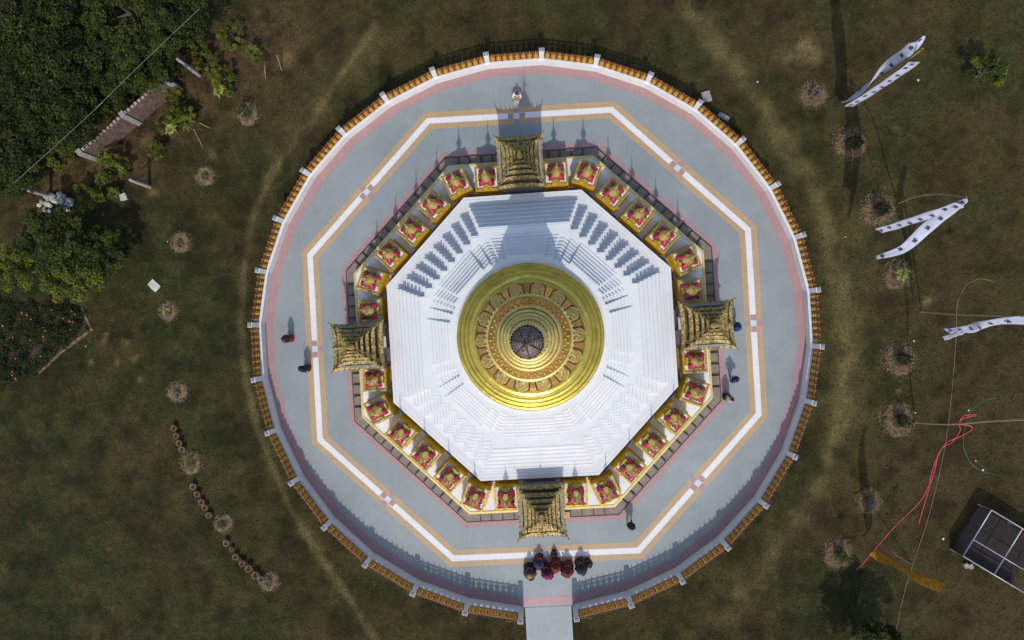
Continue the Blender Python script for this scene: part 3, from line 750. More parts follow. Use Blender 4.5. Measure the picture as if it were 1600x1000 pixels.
def head_parts(t, hc, fwd, hair_long=False, scarf=None):
    hc = Vector(hc); f = Vector(fwd).normalized(); s = f.cross(Vector((0, 0, 1))).normalized()
    h = MB(); up = Vector((0, 0, 1))
    # hair cap
    hm = MB(); vs = []; n = 14; rows = 7
    c = hc - f * .018 + up * .022
    for k in range(rows + 1):
        th = PI * .58 * k / rows
        for i in range(n):
            a = 2 * PI * i / n; fr_ = math.cos(a)
            tt = th * (0.72 if fr_ > .55 else 1.0 + (.22 if fr_ < -.3 else 0))
            q = c + f * (.112 * math.sin(tt) * fr_) + s * (.098 * math.sin(tt) * math.sin(a)) + up * (.118 * math.cos(tt)); vs.append(tuple(q))
    fs = [(k * n + i, k * n + (i + 1) % n, (k + 1) * n + (i + 1) % n, (k + 1) * n + i) for k in range(rows) for i in range(n)]
    hm.add(vs, fs, 0, True)
    if hair_long: hm.ball(tuple(c - f * .11 - up * .06), .05, 8, sq=(1, 1, 1.2))
    hm.build('hair', HAIR, t, k=1)
    e = MB()
    for sd in (-1, 1): e.ball(tuple(hc + f * .088 + s * sd * .033 + up * .0), .011, 6)
    e.build('eyes', DARK, t, k=1)
    if scarf:
        sc = MB(); sc.ball(tuple(c - up * .01 - f * .01), .132, 12, sq=(1, 1, 1.05)); sc.build('headscarf', scarf, t, k=1)
def drape(t, name, material, ctr, rx, ry, prof, seed=0, rot=0, lean=(0, 0)):
    """cloth: rings (height, scale) with folds"""
    rg = random.Random(seed); n = 28; ph = [rg.random() * 6 for _ in range(3)]; vs = []
    H_ = prof[-1][0]
    for hz, sc_ in prof:
        for i in range(n):
            a = 2 * PI * i / n; fold = 1 + (.05 * math.sin(5 * a + ph[0]) + .04 * math.sin(9 * a + ph[1] + hz * 3) + .02 * math.sin(13 * a + ph[2])) * (1.3 - hz / (H_ + .01))
            x, y = rot2(rx * sc_ * fold * math.cos(a), ry * sc_ * fold * math.sin(a), rot)
            vs.append((ctr[0] + x + lean[0] * hz / H_, ctr[1] + y + lean[1] * hz / H_, ctr[2] + hz))
    m = MB(); fs = [(k * n + i, k * n + (i + 1) % n, (k + 1) * n + (i + 1) % n, (k + 1) * n + i) for k in range(len(prof) - 1) for i in range(n)]
    m.add(vs, fs, 0, True); m.f.append(list(range((len(prof) - 1) * n, len(prof) * n))); m.m.append(0); m.sm.append(True)
    return m.build(name, material, t, k=1)
def head_chain(V, E_, neck, base, fwd):
    b = Vector(base); f = Vector(fwd).normalized(); s = f.cross(Vector((0, 0, 1))).normalized(); n = len(V)
    V += [(*b, .052), (*(b + Vector((0, 0, .07)) + f * .015), .07), (*(b + Vector((0, 0, .15)) + f * .02), (.088, .098)), (*(b + Vector((0, 0, .21)) + f * .01), .07)]
    E_ += [(neck, n), (n, n + 1), (n + 1, n + 2), (n + 2, n + 3)]
    V.append((*(b + Vector((0, 0, .105)) + f * .115), .016)); E_.append((n + 1, len(V) - 1))       # nose
    for sd in (-1, 1): V.append((*(b + Vector((0, 0, .12)) + s * sd * .10), .018)); E_.append((n + 2, len(V) - 1))  # ears
    return b + Vector((0, 0, .13)) + f * .015
def stander(pos, face, label, top, bottom, skirt=False, shawl=None, bag=None, h=1.62, scarf=None, raise_arm=False, stride=.18):
    """standing or walking; local +y = facing"""
    t = thing('person', (*pos, 0), face, label, 'person'); k = h / 1.7
    V = [(0, 0, .95, .125), (0, 0, 1.12, .115), (0, .01, 1.3, .135), (0, 0, 1.43, .075)]; E_ = [(0, 1), (1, 2), (2, 3)]
    for sd in (-1, 1):
        n = len(V); st_ = stride * sd
        V += [(sd * .09, 0, .88, .088), (sd * .10, st_ * .5, .5, .058), (sd * .10, st_ * .95 - .02, .08, .038), (sd * .105, st_ * .95 + .14, .03, .034)]
        E_ += [(0, n), (n, n + 1), (n + 1, n + 2), (n + 2, n + 3)]
        n = len(V)
        if raise_arm: pts = [(sd * .19, 0, 1.38, .058), (sd * .25, .10, 1.14, .043), (sd * .10, .30, 1.18, .03)]; pp = (sd * .045, .36, 1.20); dr = (-sd * .4, .6, .3)
        else: pts = [(sd * .19, 0, 1.38, .058), (sd * .25, -st_ * .3, 1.10, .043), (sd * .24, -st_ * .8 + .06, .86, .03)]; pp = (sd * .24, -st_ * .8 + .08, .79); dr = (0, .15, -1)
        V += pts; E_ += [(2, n), (n, n + 1), (n + 1, n + 2)]; hand(V, E_, n + 2, pp, dr, -sd)
    hc = head_chain(V, E_, 3, (0, .01, 1.49), (0, 1, 0))
    V = [(x * k, y * k, z * k, (r if isinstance(r, tuple) else r)) for x, y, z, r in V]
    skin_mesh('body', V, E_, SKIN, t)
    # garments
    TV = [(0, 0, .98, .15), (0, 0, 1.12, .14), (0, .01, 1.30, (.17, .145)), (0, 0, 1.42, .10)]; TE = [(0, 1), (1, 2), (2, 3)]
    for sd in (-1, 1):
        n = len(TV); st_ = stride * sd
        TV += ([(sd * .19, 0, 1.38, .078), (sd * .25, .10, 1.14, .06), (sd * .14, .25, 1.17, .045)] if raise_arm else [(sd * .19, 0, 1.38, .078), (sd * .25, -st_ * .3, 1.10, .06), (sd * .242, -st_ * .7 + .05, .92, .048)])
        TE += [(2, n), (n, n + 1), (n + 1, n + 2)]
    TV = [(x * k, y * k, z * k, r) for x, y, z, r in TV]
    skin_mesh('shirt', TV, TE, top, t)
    if skirt: drape(t, 'skirt', bottom, (0, 0, .03), .25, .24, [(0, 1.05), (.3, .95), (.6, .82), (.95 * k, .68)], hash(label) % 99)
    else:
        LV = [(0, 0, .96, .15)]; LE = []
        for sd in (-1, 1):
            n = len(LV); st_ = stride * sd
            LV += [(sd * .09, 0, .88, .105), (sd * .10, st_ * .5, .5, .078), (sd * .10, st_ * .95 - .02, .12, .06)]; LE += [(0, n), (n, n + 1), (n + 1, n + 2)]
        LV = [(x * k, y * k, z * k, r) for x, y, z, r in LV]
        skin_mesh('trousers', LV, LE, bottom, t)
    if shawl: drape(t, 'shawl', shawl, (0, -.01, .86 * k), .27, .21, [(0, 1.02), (.2, 1.02), (.42, .98), (.5, .78), (.56, .5), (.6, .36)], hash(label) % 77)
    head_parts(t, (hc.x * k, hc.y * k, hc.z * k), (0, 1, 0), skirt, scarf)
    if bag: MB().box((.27, -.05, .78), (.12, .26, .3), taper=.85).build('bag', bag, t, k=1)
    return t
def kneeler(pos, face, label, top, bottom, wrap=None, scarf=None, sc=1.0):
    """kneeling on the ground, sitting back on the heels, hands joined in front"""
    t = thing('person', (*pos, 0), face, label, 'person'); t.scale = (sc * 1.08, sc * 1.08, sc * 1.05)
    V = [(0, -.05, .27, .15), (0, -.03, .45, .13), (0, .02, .63, .145), (0, .05, .76, .075)]; E_ = [(0, 1), (1, 2), (2, 3)]
    for sd in (-1, 1):
        n = len(V); V += [(sd * .12, -.02, .24, .105), (sd * .17, .36, .13, .08), (sd * .14, .02, .07, .055), (sd * .10, -.32, .05, .036), (sd * .09, -.42, .035, .03)]
        E_ += [(0, n), (n, n + 1), (n + 1, n + 2), (n + 2, n + 3), (n + 3, n + 4)]
        n = len(V); V += [(sd * .19, .04, .71, .06), (sd * .26, .14, .50, .045), (sd * .08, .32, .56, .031)]; E_ += [(2, n), (n, n + 1), (n + 1, n + 2)]
        hand(V, E_, n + 2, (sd * .03, .38, .60), (0, .3, .9), -sd)
    hc = head_chain(V, E_, 3, (0, .08, .82), (0, 1, -.1))
    skin_mesh('body', V, E_, SKIN, t)
    TV = [(0, -.05, .32, .175), (0, -.03, .47, .15), (0, .02, .63, (.18, .155)), (0, .045, .74, .10)]; TE = [(0, 1), (1, 2), (2, 3)]
    for sd in (-1, 1): n = len(TV); TV += [(sd * .19, .04, .71, .082), (sd * .26, .14, .50, .065), (sd * .14, .25, .54, .05)]; TE += [(2, n), (n, n + 1), (n + 1, n + 2)]
    skin_mesh('blouse', TV, TE, top, t)
    drape(t, 'skirt', bottom, (0, -.02, .005), .33, .50, [(0, 1.05), (.08, 1.0), (.18, .88), (.28, .62), (.36, .42)], hash(label) % 91)
    if wrap: drape(t, 'shawl', wrap, (0, -.01, .25), .33, .27, [(0, 1.08), (.2, 1.0), (.42, .9), (.5, .72), (.56, .45), (.6, .33)], hash(label) % 55, lean=(0, .05))
    head_parts(t, (hc.x, hc.y, hc.z), (0, 1, 0), True, scarf)
    return t
def cloth(nm, c, c2=None, s=9): return mat(nm, c, .85, 0, col2=c2, var=.3, scale=s, detail=3)
BLK = cloth('black_cloth', (.018, .016, .022)); CRIM = cloth('crimson_cloth', (.30, .012, .02)); BLUE = cloth('blue_cloth', (.02, .05, .22))
NAVY = cloth('navy_cloth', (.02, .028, .12)); MAG = cloth('magenta_cloth', (.20, .008, .065), (.035, .004, .02), 8); GREY = cloth('dark_print', (.10, .09, .09), (.02, .03, .035), 8)
BEIGE = cloth('beige_cloth', (.42, .33, .26)); WHC = cloth('white_shirt', (.72, .72, .76)); REDG = cloth('red_green_cloth', (.26, .010, .02), (.02, .028, .010), 7)
OCH = cloth('ochre_cloth', (.42, .25, .03)); BRED = cloth('brown_red_cloth', (.27, .012, .010), (.03, .025, .015), 5); DBR = cloth('dark_brown_cloth', (.06, .03, .02), (.015, .012, .015), 5)
def ft(u, v): return tuple(G(u, v).xy)
kneeler(ft(808, 152), PI, 'person in white shirt kneeling on the grey paving north of the top gate pavilion', WHC, BEIGE)
stander(ft(455, 529), PI * .5, 'person in black and crimson walking on left side of pavement, upper of the two', CRIM, CRIM, True, BLK)
stander(ft(481, 575), PI * .85, 'person all in black standing beside the pink and white paving cross on the left', BLK, BLK, True, BLK)
stander(ft(1145, 511), PI * .5, 'person in bright blue top standing beside the right gate pavilion', BLUE, GREY, True, BLUE, BLK)
stander(ft(1141, 592), PI * .2, 'person in blue shirt and dark trousers with arms raised, right side of pavement', BLUE, BLK, False, None, BLK, raise_arm=True)
stander(ft(1134, 620), -PI * .3, 'person in beige shawl over black, lowest of the three people on the right', BLK, BLK, True, BEIGE)
stander(ft(983, 815), PI * .95, 'person in black with pale trousers standing alone right of the bottom gate', BLK, CRIM, False, BLK)
kneeler(ft(828, 892), 0.15, 'worshipper in dark patterned shawl with ochre scarf, leftmost of the group', GREY, BLK, GREY, OCH, 1.15)
kneeler(ft(842, 877), -.2, 'worshipper in blue blouse and rust skirt kneeling on the white stripe', NAVY, BRED, NAVY, None, 1.05)
kneeler(ft(855, 891), 0.3, 'worshipper wrapped in a magenta sari, nearest the fence opening', MAG, MAG, MAG, MAG, 1.15)
kneeler(ft(868, 882), 0, 'worshipper in brown and red shawl beside the paving cross', BRED, BRED, BRED, BRED, 1.05)
kneeler(ft(866, 865), .1, 'small child in dark clothes sitting on the stripe above the worshippers', DBR, DBR, None, None, .6)
kneeler(ft(886, 888), -.1, 'worshipper in bright red and green sari, third from the right', REDG, REDG, REDG, DBR, 1.15)
kneeler(ft(908, 884), .2, 'worshipper in black shawl towards the right end of the group', BLK, DBR, BLK, BLK, 1.15)
kneeler(ft(919, 879), .5, 'child in dark brown clothes, rightmost of the kneeling group', DBR, BLK, None, None, .7)
c = G(879, 864); tag(MB().ball((c.x, c.y, .8), 1.1, 8).build('litter_scrap', STONE), 'dark speck of litter lying on the white stripe', 'litter')

# ------------------------------------------------------------------ saplings in straw rings
def sapling(u, v, r, label, leafm, nleaf=40, crown=.45, h=26, name='sapling'):
    c = G(u, v, GZ); t = thing(name, (c.x, c.y, GZ), random.random() * 6, label, 'plant', 'saplings planted in straw rings')
    rg = random.Random(int(u * 7 + v)); k = r
    m = MB(); n = 30; prof = [(1.02, -1.5), (.95, 1.2), (.8, 2.2), (.6, 2.0), (.42, .6), (.3, -.4), (0.02, -.6)]
    vs = []
    for f, z in prof:
        for i in range(n):
            a = 2 * PI * i / n; q = k * f * (1 + .16 * math.sin(2 * a + u) * f + .22 * (rg.random() - .5) * (f > .3)); vs.append((q * math.cos(a), q * math.sin(a), z + rg.random() * .9 * (f > .3)))
    m.add(vs, [(a * n + i, a * n + (i + 1) % n, (a + 1) * n + (i + 1) % n, (a + 1) * n + i) for a in range(len(prof) - 1) for i in range(n)], 0, False)
    ls = MB()
    for i in range(int(30 * k)):   # loose straws
        a = rg.random() * 6.28; q = k * (.45 + .72 * rg.random() ** .8); L = 1.5 + rg.random() * 3.2; b = rg.random() * 6.28; x, y = q * math.cos(a), q * math.sin(a); dx, dy = L * math.cos(b), L * math.sin(b); z = 1.8 + rg.random() * 1.2 if q < k else .6
        ls.add([(x, y, z), (x + dx, y + dy, z + rg.random()), (x + dx - dy * .16, y + dy + dx * .16, z + .3)], [(0, 1, 2)])
    m.build('straw_ring', STRAWR if u > 1000 else STRAW, t); ls.build('loose_straw', STRAWL, t)
    kk = k * (1.25 if u > 1000 else .95); MB().lathe([(kk * .44, 1.9), (kk * .3, 1.0), (.1, .8)], 18, cap=False).build('soil', SOIL, t)
    m = MB().tube([(0, 0, -1), (.6, .4, h * .5), (0, 0, h)], [.7, .5, .25], 5); m.build('stem', BARK, t)
    m = MB()
    for i in range(int(nleaf * (2.2 if u > 1000 else 1.2))):
        a = rg.random() * 6.28; q = k * crown * math.sqrt(rg.random()); z = h * (.35 + .7 * rg.random()); L = 2.2 + 3 * rg.random(); tl = rg.random() * .8 - .5
        x, y = q * math.cos(a) * .6, q * math.sin(a) * .6; b = a + rg.random() - .5; dx, dy = math.cos(b), math.sin(b); w_ = L * .26
        m.add([(x, y, z), (x + dx * L * .5 - dy * w_, y + dy * L * .5 + dx * w_, z + tl * L * .4 + .3), (x + dx * L, y + dy * L, z + tl * L), (x + dx * L * .5 + dy * w_, y + dy * L * .5 - dx * w_, z + tl * L * .4 + .3)], [(0, 1, 2, 3)])
    m.build('leaves', leafm, t)
sap = [(322, 275, 13.5, 'sapling in pale round straw ring, topmost on the left lawn', LEAFC, 16, .3, 14),
       (283, 379, 14.5, 'tiny sapling in straw ring between the tree shadow and left track', LEAFC, 12, .25, 12),
       (264, 486, 13.5, 'yellowing sapling in straw ring below the white board', LEAFY, 18, .5, 12),
       (278, 612, 14.5, 'spindly leafless looking sapling in straw ring above the first row of pots', BARK, 16, .4, 14),
       (300, 723, 16, 'leafy sapling in straw ring between the first two runs of flower pots', LEAFC, 50, .8, 14),
       (350, 817, 13.5, 'sapling in straw ring between the middle and last runs of pots', LEAFB, 30, .5, 14),
       (421, 908, 14, 'sapling in straw ring at the lower end of the pot row', BARK, 30, .5, 14),
       (388, 178, 17, 'bushy dark green sapling in bare straw patch near the upper left trees', LEAFB, 110, .75, 26),
       (1271, 149, 18, 'dark twiggy sapling on straw mound left of the long white banner', BARK, 60, .6, 14),
       (1327, 226, 22, 'dark sapling in large straw mound crossed by the banner shadow', LEAFA, 90, .6, 26),
       (1371, 329, 23, 'round dark sapling in red brown straw mound above the folded white banners', LEAFA, 110, .55, 26),
       (1402, 430, 20, 'sapling with yellow leaves on straw mound below the folded white banners', LEAFY, 45, .6, 18),
       (1404, 560, 23, 'sapling on wide straw mound right of the track, at mid height', LEAFA, 80, .5, 24),
       (1403, 655, 24, 'dark sapling on pale straw mound beside the end of the bamboo pole', LEAFA, 90, .5, 24),
       (1357, 783, 17, 'twiggy sapling on straw mound in the dark banner shadow', BARK, 60, .6, 16),
       (1309, 864, 21, 'small green sapling in straw ring left of the saffron banner', LEAFB, 70, .45, 22)]
for s in sap: sapling(*s)
def tuft(u, v, r, label, m_, n=60):
    c = G(u, v, GZ); rg = random.Random(int(u)); m = MB()
    for i in range(n):
        a = rg.random() * 6.28; q = r * math.sqrt(rg.random()); x, y = q * math.cos(a), q * math.sin(a); z = rg.random() * r * .8; L = 1.5 + rg.random() * 2.5; b = rg.random() * 6.28
        dx, dy = L * math.cos(b), L * math.sin(b); m.add([(x, y, z), (x + dx, y + dy, z + 1), (x + dx - dy * .4, y + dy + dx * .4, z + .5)], [(0, 1, 2)])
    o = m.build('weed_clump', m_); o.location = Vector((c.x, c.y, GZ)) * U; tag(o, label, 'plant')
tuft(1400, 766, 6, 'small green weed clump on lawn right of the long banner shadow', LEAFB)
tuft(1485, 362, 5, 'small dark weed clump below the tip of the folded banners', LEAFA)
tuft(1314, 808, 5, 'dark weed clump on the worn track near the lower right', LEAFA)

# ------------------------------------------------------------------ flower pots
def make_pot():
    t = thing('flower_pot', (0, 0, 0), 0, 'x', 'flower pot', 'terracotta pots in a line on the lawn')
    MB().lathe([(3.2, 0), (4.3, 7), (4.6, 7), (4.6, 8.6), (3.9, 8.6), (3.7, 6.4)], 18, cap=False).build('pot', TERRA, t)
    s = MB().lathe([(3.75, 6.5), (.1, 7.0)], 18).build('soil', SOIL, t)
    rg = random.Random(2); m = MB()
    for i in range(16):
        a = rg.random() * 6.28; q = 2 * rg.random(); x, y = q * math.cos(a), q * math.sin(a); m.add([(x, y, 7), (x + 1.5 * math.cos(a), y + 1.5 * math.sin(a), 10), (x - .8 * math.sin(a), y + .8 * math.cos(a), 9)], [(0, 1, 2)])
    m.build('plant', LEAFY, t); return t
pots = [(275.6, 667), (279, 678.6), (283.6, 690), (288, 700), (305.4, 757.6), (311.6, 769.4), (318.4, 781.4), (323.4, 790), (329.6, 802), (356.6, 845.4), (364.4, 855.6), (371.2, 866.4), (376, 871.5), (381.4, 876.8), (392, 884.4), (402.4, 894.4), (411, 901.4)]
names = ['topmost', 'second', 'third', 'lowest']
n2 = ['topmost', 'second', 'middle', 'fourth', 'lowest']
n3 = ['topmost', 'second and smaller', 'third', 'small fourth', 'fifth', 'sixth', 'seventh', 'last and palest']
pot = make_pot()
potm = [TERRA, mat('grey_pot', (.30, .28, .26), .8, var=.2), mat('pale_pot', (.36, .24, .16), .85, var=.25)]
for i, (u, v) in enumerate(pots):
    o = pot if i == 0 else copy_tree(pot); c = G(u, v + 1, GZ); o.location = Vector((c.x, c.y, GZ)) * U; o.rotation_euler = (0, 0, i * 1.3)
    s = {10: .75, 12: .6, 14: 1.15, 15: 1.15}.get(i, 1); o.scale = (s, s, s)
    o['label'] = ('terracotta flower pot, %s of the upper run of four' % names[i]) if i < 4 else ('terracotta flower pot, %s of the middle run of five' % n2[i - 4]) if i < 9 else ('terracotta flower pot, %s in the lowest run of the row' % n3[i - 9])
    if i in (3, 16, 4, 9):
        ch = [x for x in o.children if x.name.startswith('pot')][0]; ch.data = ch.data.copy(); ch.data.materials.clear(); ch.data.materials.append(potm[1] if i in (16, 4) else potm[2])

# ------------------------------------------------------------------ banners, poles, ropes
def banner(label, pts, width, m_, prints=9, group='long prayer banners', twist=None, seed=1, wdir=(1, 0), name='prayer_banner', taper=False):
    """pts: (u,v,z) seen centres; cloth spans wdir"""
    P_ = [G(u, v, z) for u, v, z in pts]; rg = random.Random(seed)
    c0 = P_[0].copy(); n = 40; rows = []
    def at(f):
        x = f * (len(P_) - 1); i = min(int(x), len(P_) - 2); 
        t = x - i; p0 = P_[max(i - 1, 0)]; p1 = P_[i]; p2 = P_[i + 1]; p3 = P_[min(i + 2, len(P_) - 1)]
        return .5 * ((2 * p1) + (p2 - p0) * t + (2 * p0 - 5 * p1 + 4 * p2 - p3) * t * t + (3 * p1 - p0 - 3 * p2 + p3) * t ** 3)
    t = thing(name, tuple(c0), 0, label, 'banner', group)
    tp = (lambda f: .25 + .95 * math.sin(PI * min(1, max(0, f * .96 + .02)))) if taper else (lambda f: 1)
    def frame(f):
        tw = twist(f) if twist else 0; q = at(f) - c0; wx, wy = rot2(wdir[0], wdir[1], tw)
        rip = math.sin(f * 23 + seed) * .8 + math.sin(f * 9) * 1.2
        return q, Vector((wx, wy, 0)), rip
    vs = []
    th = Vector((0, .5, 0))
    for sgn in (0, 1):
        for i in range(n + 1):
            f = i / n; q, wv, rip = frame(f); wd = width * (1 if .02 < f < .98 else .8) * tp(f)
            for j in range(5):
                s_ = j / 4 - .5; p = q + wv * wd * s_ + Vector((0, rip * math.cos(s_ * 4), 0)) + th * sgn; vs.append(tuple(p))
    off = 5 * (n + 1); fs = []
    for i in range(n):
        for j in range(4):
            a = i * 5 + j; fs += [(a, a + 5, a + 6, a + 1), (off + a, off + a + 1, off + a + 6, off + a + 5)]
        fs += [(i * 5, off + i * 5, off + i * 5 + 5, i * 5 + 5), (i * 5 + 4, i * 5 + 9, off + i * 5 + 9, off + i * 5 + 4)]
    fs += [(0, 1, off + 1, off), (1, 2, off + 2, off + 1), (2, 3, off + 3, off + 2), (3, 4, off + 4, off + 3)]
    o = MB().add(vs, fs, 0, True).build('cloth', m_, t)
    if prints:
        m = MB()
        for i in range(prints):
            f = (i + .6) / (prints + .2); q, wv, rip = frame(f); up = (at(min(1, f + .01)) - at(max(0, f - .01))).normalized(); nrm = wv.cross(up).normalized()
            if nrm.y > 0: nrm = -nrm
            for side in (1, -1):
                base = q + Vector((0, rip, 0)) + nrm * (1.1 if side > 0 else -1.5)
                for (a, b, w2, h2) in ((0, 0, 2.2, 4.4), (-1.9, 2, 1.4, 2.8), (1.7, 1.6, 1.4, 3), (-1.4, -2.4, 1.6, 2.2), (1.9, -2.0, 1.2, 2.4), (0, 3.6, 1.2, 1.6)):
                    p = base + wv * (a + rg.random() * .5) + up * b
                    m.add([tuple(p + wv * e * w2 / 2 + up * g_ * h2 / 2) for e, g_ in ((-1, -1), (1, -1), (1, 1), (-1, 1))], [(0, 1, 2, 3)])
        m.build('printed_motifs', INK, o)
    return t
banner('long straight white banner with nine black motifs, upper right', [(1325, 167, 15), (1378, 134, 112), (1429, 97, 207)], 14, CLOTHW, 9)
banner('twisted narrow white banner behind the straight one, upper right', [(1319, 160, 15), (1352, 137, 80), (1385, 106, 140), (1418, 80, 200), (1440, 60, 230)], 13, CLOTHW, 8, twist=lambda f: 1.15 * math.sin(f * 7.0), seed=4)
banner('pale lavender white banner, upper arm of the folded pair', [(1372, 361, 87), (1430, 344, 170), (1500, 320, 255)], 12, CLOTHW, 8, seed=2, wdir=(.9, -.45))
banner('curved white banner with seven black motifs, lower arm of the folded pair', [(1368, 403, 75), (1412, 388, 130), (1450, 355, 175), (1485, 328, 225), (1511, 312, 265)], 12.5, CLOTHW, 7, seed=3, wdir=(.76, -.65), taper=True, twist=lambda f: -.7 * (1 - f / .25) if f < .25 else 0)
banner('crumpled white banner running off toward the right edge', [(1478, 517, 85), (1515, 514, 140), (1552, 504, 200), (1625, 498, 262)], 12, CLOTHW, 7, seed=6, wdir=(.75, -.66), twist=lambda f: .25 * math.sin(f * 12))
banner('thin rolled white tail hanging under the crumpled right banner', [(1474, 529, 70), (1490, 524, 100), (1505, 518, 130)], 6, CLOTHW, 0, seed=8, wdir=(.55, -.83))
banner('drooping saffron cloth banner at lower right', [(1363, 862, 20), (1378, 872, 35), (1405, 887, 90), (1440, 905, 150), (1474, 919, 187)], 13, ORANGE, 0, group=None, seed=9, twist=lambda f: .5 * math.sin(f * 9), wdir=(.9, .45))
def rope(label, pts, r, m_, name='rope', cat='rope', group=None, z=None):
    P_ = [G(*p) for p in pts]; Q_ = []
    for i in range(len(P_) - 1):
        for k in range(6):
            t = k / 6; p0 = P_[max(i - 1, 0)]; p1 = P_[i]; p2 = P_[i + 1]; p3 = P_[min(i + 2, len(P_) - 1)]
            Q_.append(.5 * ((2 * p1) + (p2 - p0) * t + (2 * p0 - 5 * p1 + 4 * p2 - p3) * t * t + (3 * p1 - p0 - 3 * p2 + p3) * t ** 3))
    Q_.append(P_[-1]); c0 = Q_[0].copy()
    o = MB().tube([tuple(q - c0) for q in Q_], r, 6).build(name, m_); o.location = c0 * U
    return tag(o, label, cat, group)
g0_ = GZ + .5
rope('thin bent bamboo pole arching up to the tip of the folded banners', [(1403, 318, g0_), (1432, 307, 80), (1470, 303, 160), (1510, 309, 262)], [1.1] * 19, BAMBOO, 'banner_pole', 'pole', 'bamboo banner poles')
rope('long bamboo pole rising toward the right edge below its banner shadow', [(1440, 487, g0_), (1490, 491, 90), (1548, 493, 180), (1610, 494, 260)], [1.1] * 19, BAMBOO, 'banner_pole', 'pole', 'bamboo banner poles')
rope('pale bamboo pole rising right from the straw mound of the dark sapling', [(1430, 660, g0_), (1480, 663, 90), (1548, 658, 180), (1612, 655, 260)], [1.2] * 19, BAMBOO, 'banner_pole', 'pole', 'bamboo banner poles')
rope('yellow bamboo pole top carrying the straight white banner', [(1322, 164, g0_), (1365, 133, 90), (1405, 104, 160), (1442, 76, 230)], [1.0] * 19, mat('yellow_bamboo', (.5, .36, .07), .6), 'banner_pole', 'pole', 'bamboo banner poles')
rope('rust coloured pole of the saffron banner leaning across the lawn', [(1425, 882, g0_), (1402, 868, 50), (1378, 850, 60)], [.8] * 13, MAROON, 'banner_pole', 'pole', 'bamboo banner poles')
rope('slack brown cord looping over the lawn near the right edge', [(1552, 440, g0_), (1530, 436, g0_), (1508, 448, g0_), (1496, 475, g0_), (1494, 520, g0_), (1490, 580, g0_), (1482, 660, g0_), (1470, 730, g0_), (1450, 810, g0_), (1425, 885, g0_), (1412, 930, g0_), (1400, 985, g0_)], .45, mat('brown_cord', (.26, .17, .12), .8), 'cord', 'cord')
rope('green garden hose curving through the lower right lawn', [(1556, 622, g0_), (1535, 627, g0_), (1516, 645, g0_), (1506, 675, g0_), (1506, 700, g0_), (1516, 722, g0_), (1532, 735, g0_), (1556, 741, g0_)], .5, mat('green_hose', (.03, .16, .09), .5), 'hose', 'hose')
RR = mat('red_rope', (.55, .06, .09), .7, var=.3)
rope('longer red rope running down the right lawn to the saffron banner', [(1525, 649, g0_), (1507, 653, g0_), (1498, 661, g0_), (1500, 672, g0_ + .5), (1488, 690, g0_), (1470, 702, g0_), (1458, 730, g0_), (1450, 760, g0_), (1436, 785, g0_), (1405, 815, g0_), (1378, 845, g0_), (1350, 878, g0_), (1338, 890, g0_)], .95, RR, group='red ropes on the lawn')
rope('shorter looped red rope ending halfway down the right lawn', [(1526, 647, g0_), (1505, 650, g0_), (1500, 662, g0_ + .6), (1516, 665, g0_), (1517, 672, g0_), (1500, 682, g0_), (1478, 692, g0_), (1466, 712, g0_ + .6), (1460, 735, g0_ + .8), (1450, 768, g0_), (1442, 795, g0_), (1435, 820, g0_)], .9, RR, group='red ropes on the lawn')

# ------------------------------------------------------------------ small loose things on the lawn
def slab(u, v, sx, sy, h, rz, name, label, cat, m_, z=GZ):
    c = G(u, v, z); rg = random.Random(int(u + v)); m = MB()
    poly = []
    for a, b in ((-1, -1), (0, -1.05), (1, -1), (1.04, 0), (1, 1), (0, 1.03), (-1, 1), (-1, 0)):
        poly.append((a * sx / 2 * (1 + rg.random() * .08), b * sy / 2 * (1 + rg.random() * .08)))
    m.prism(poly, 0, h, bottom=True); o = m.build(name, m_); o.location = Vector((c.x, c.y, z)) * U; o.rotation_euler = (rg.random() * .06, 0, rz)
    return tag(o, label, cat)
PALE = mat('pale_board', (.50, .50, .42), .8, var=.25, scale=3)
slab(241, 446, 17, 12, 1.2, -.75, 'board', 'cream white board lying flat on the left lawn', 'board', PALE)
slab(1103, 152, 13, 15, 4, .25, 'concrete_slab', 'pale broken concrete slab outside the fence pillar, upper right', 'slab', CONC)
slab(1130, 183, 17, 6, 4, -.5, 'concrete_slab', 'narrow concrete slab against the outside of the railing, upper right', 'slab', CONC)
slab(194, 308, 10, 10, 4, .3, 'boulder', 'pale lump of stone under the left bushes', 'stone', PALE)
rg = random.Random(12)
for i, (u, v, wd, lb) in enumerate([(1184, 128, 3.4, 'right of the upper right fence slabs'), (1428, 533, 3.6, 'above the mid height straw mound'), (1514, 641, 3.2, 'above the red rope ends'), (1430, 645, 3, 'at the foot of the pale bamboo pole'), (1536, 734, 4.2, 'on the green garden hose'), (1474, 842, 4.5, 'left of the pipe frame cage'), (1321, 370, 2.6, 'left of the folded banners'), (262, 378, 3, 'left of the tiny sapling'), (1525, 720, 3.4, 'above the bend of the garden hose'), (134, 541, 2.8, 'beside the marigold bed'), (1435, 125, 5, 'below the straight white banner')]):
    c = G(u, v, GZ + 1); m = MB(); m.ball((0, 0, 0), wd * .5, 7, sq=(1, .7, .5)); m.v = [(x + rg.random() * .5, y + rg.random() * .5, z) for x, y, z in m.v]
    o = m.build('paper_scrap', WHITE if i < 7 else PALE); o.location = c * U; o.rotation_euler = (0, 0, rg.random() * 3); tag(o, 'crumpled white paper scrap ' + lb, 'litter')
for u, v, lb in ((1508, 883, 'left'), (1515, 884, 'right')): slab(u, v, 6, 7, 4, .4, 'brick_block', 'pale brick block below the cage frame, %s one of the pair' % lb, 'brick', CONC)
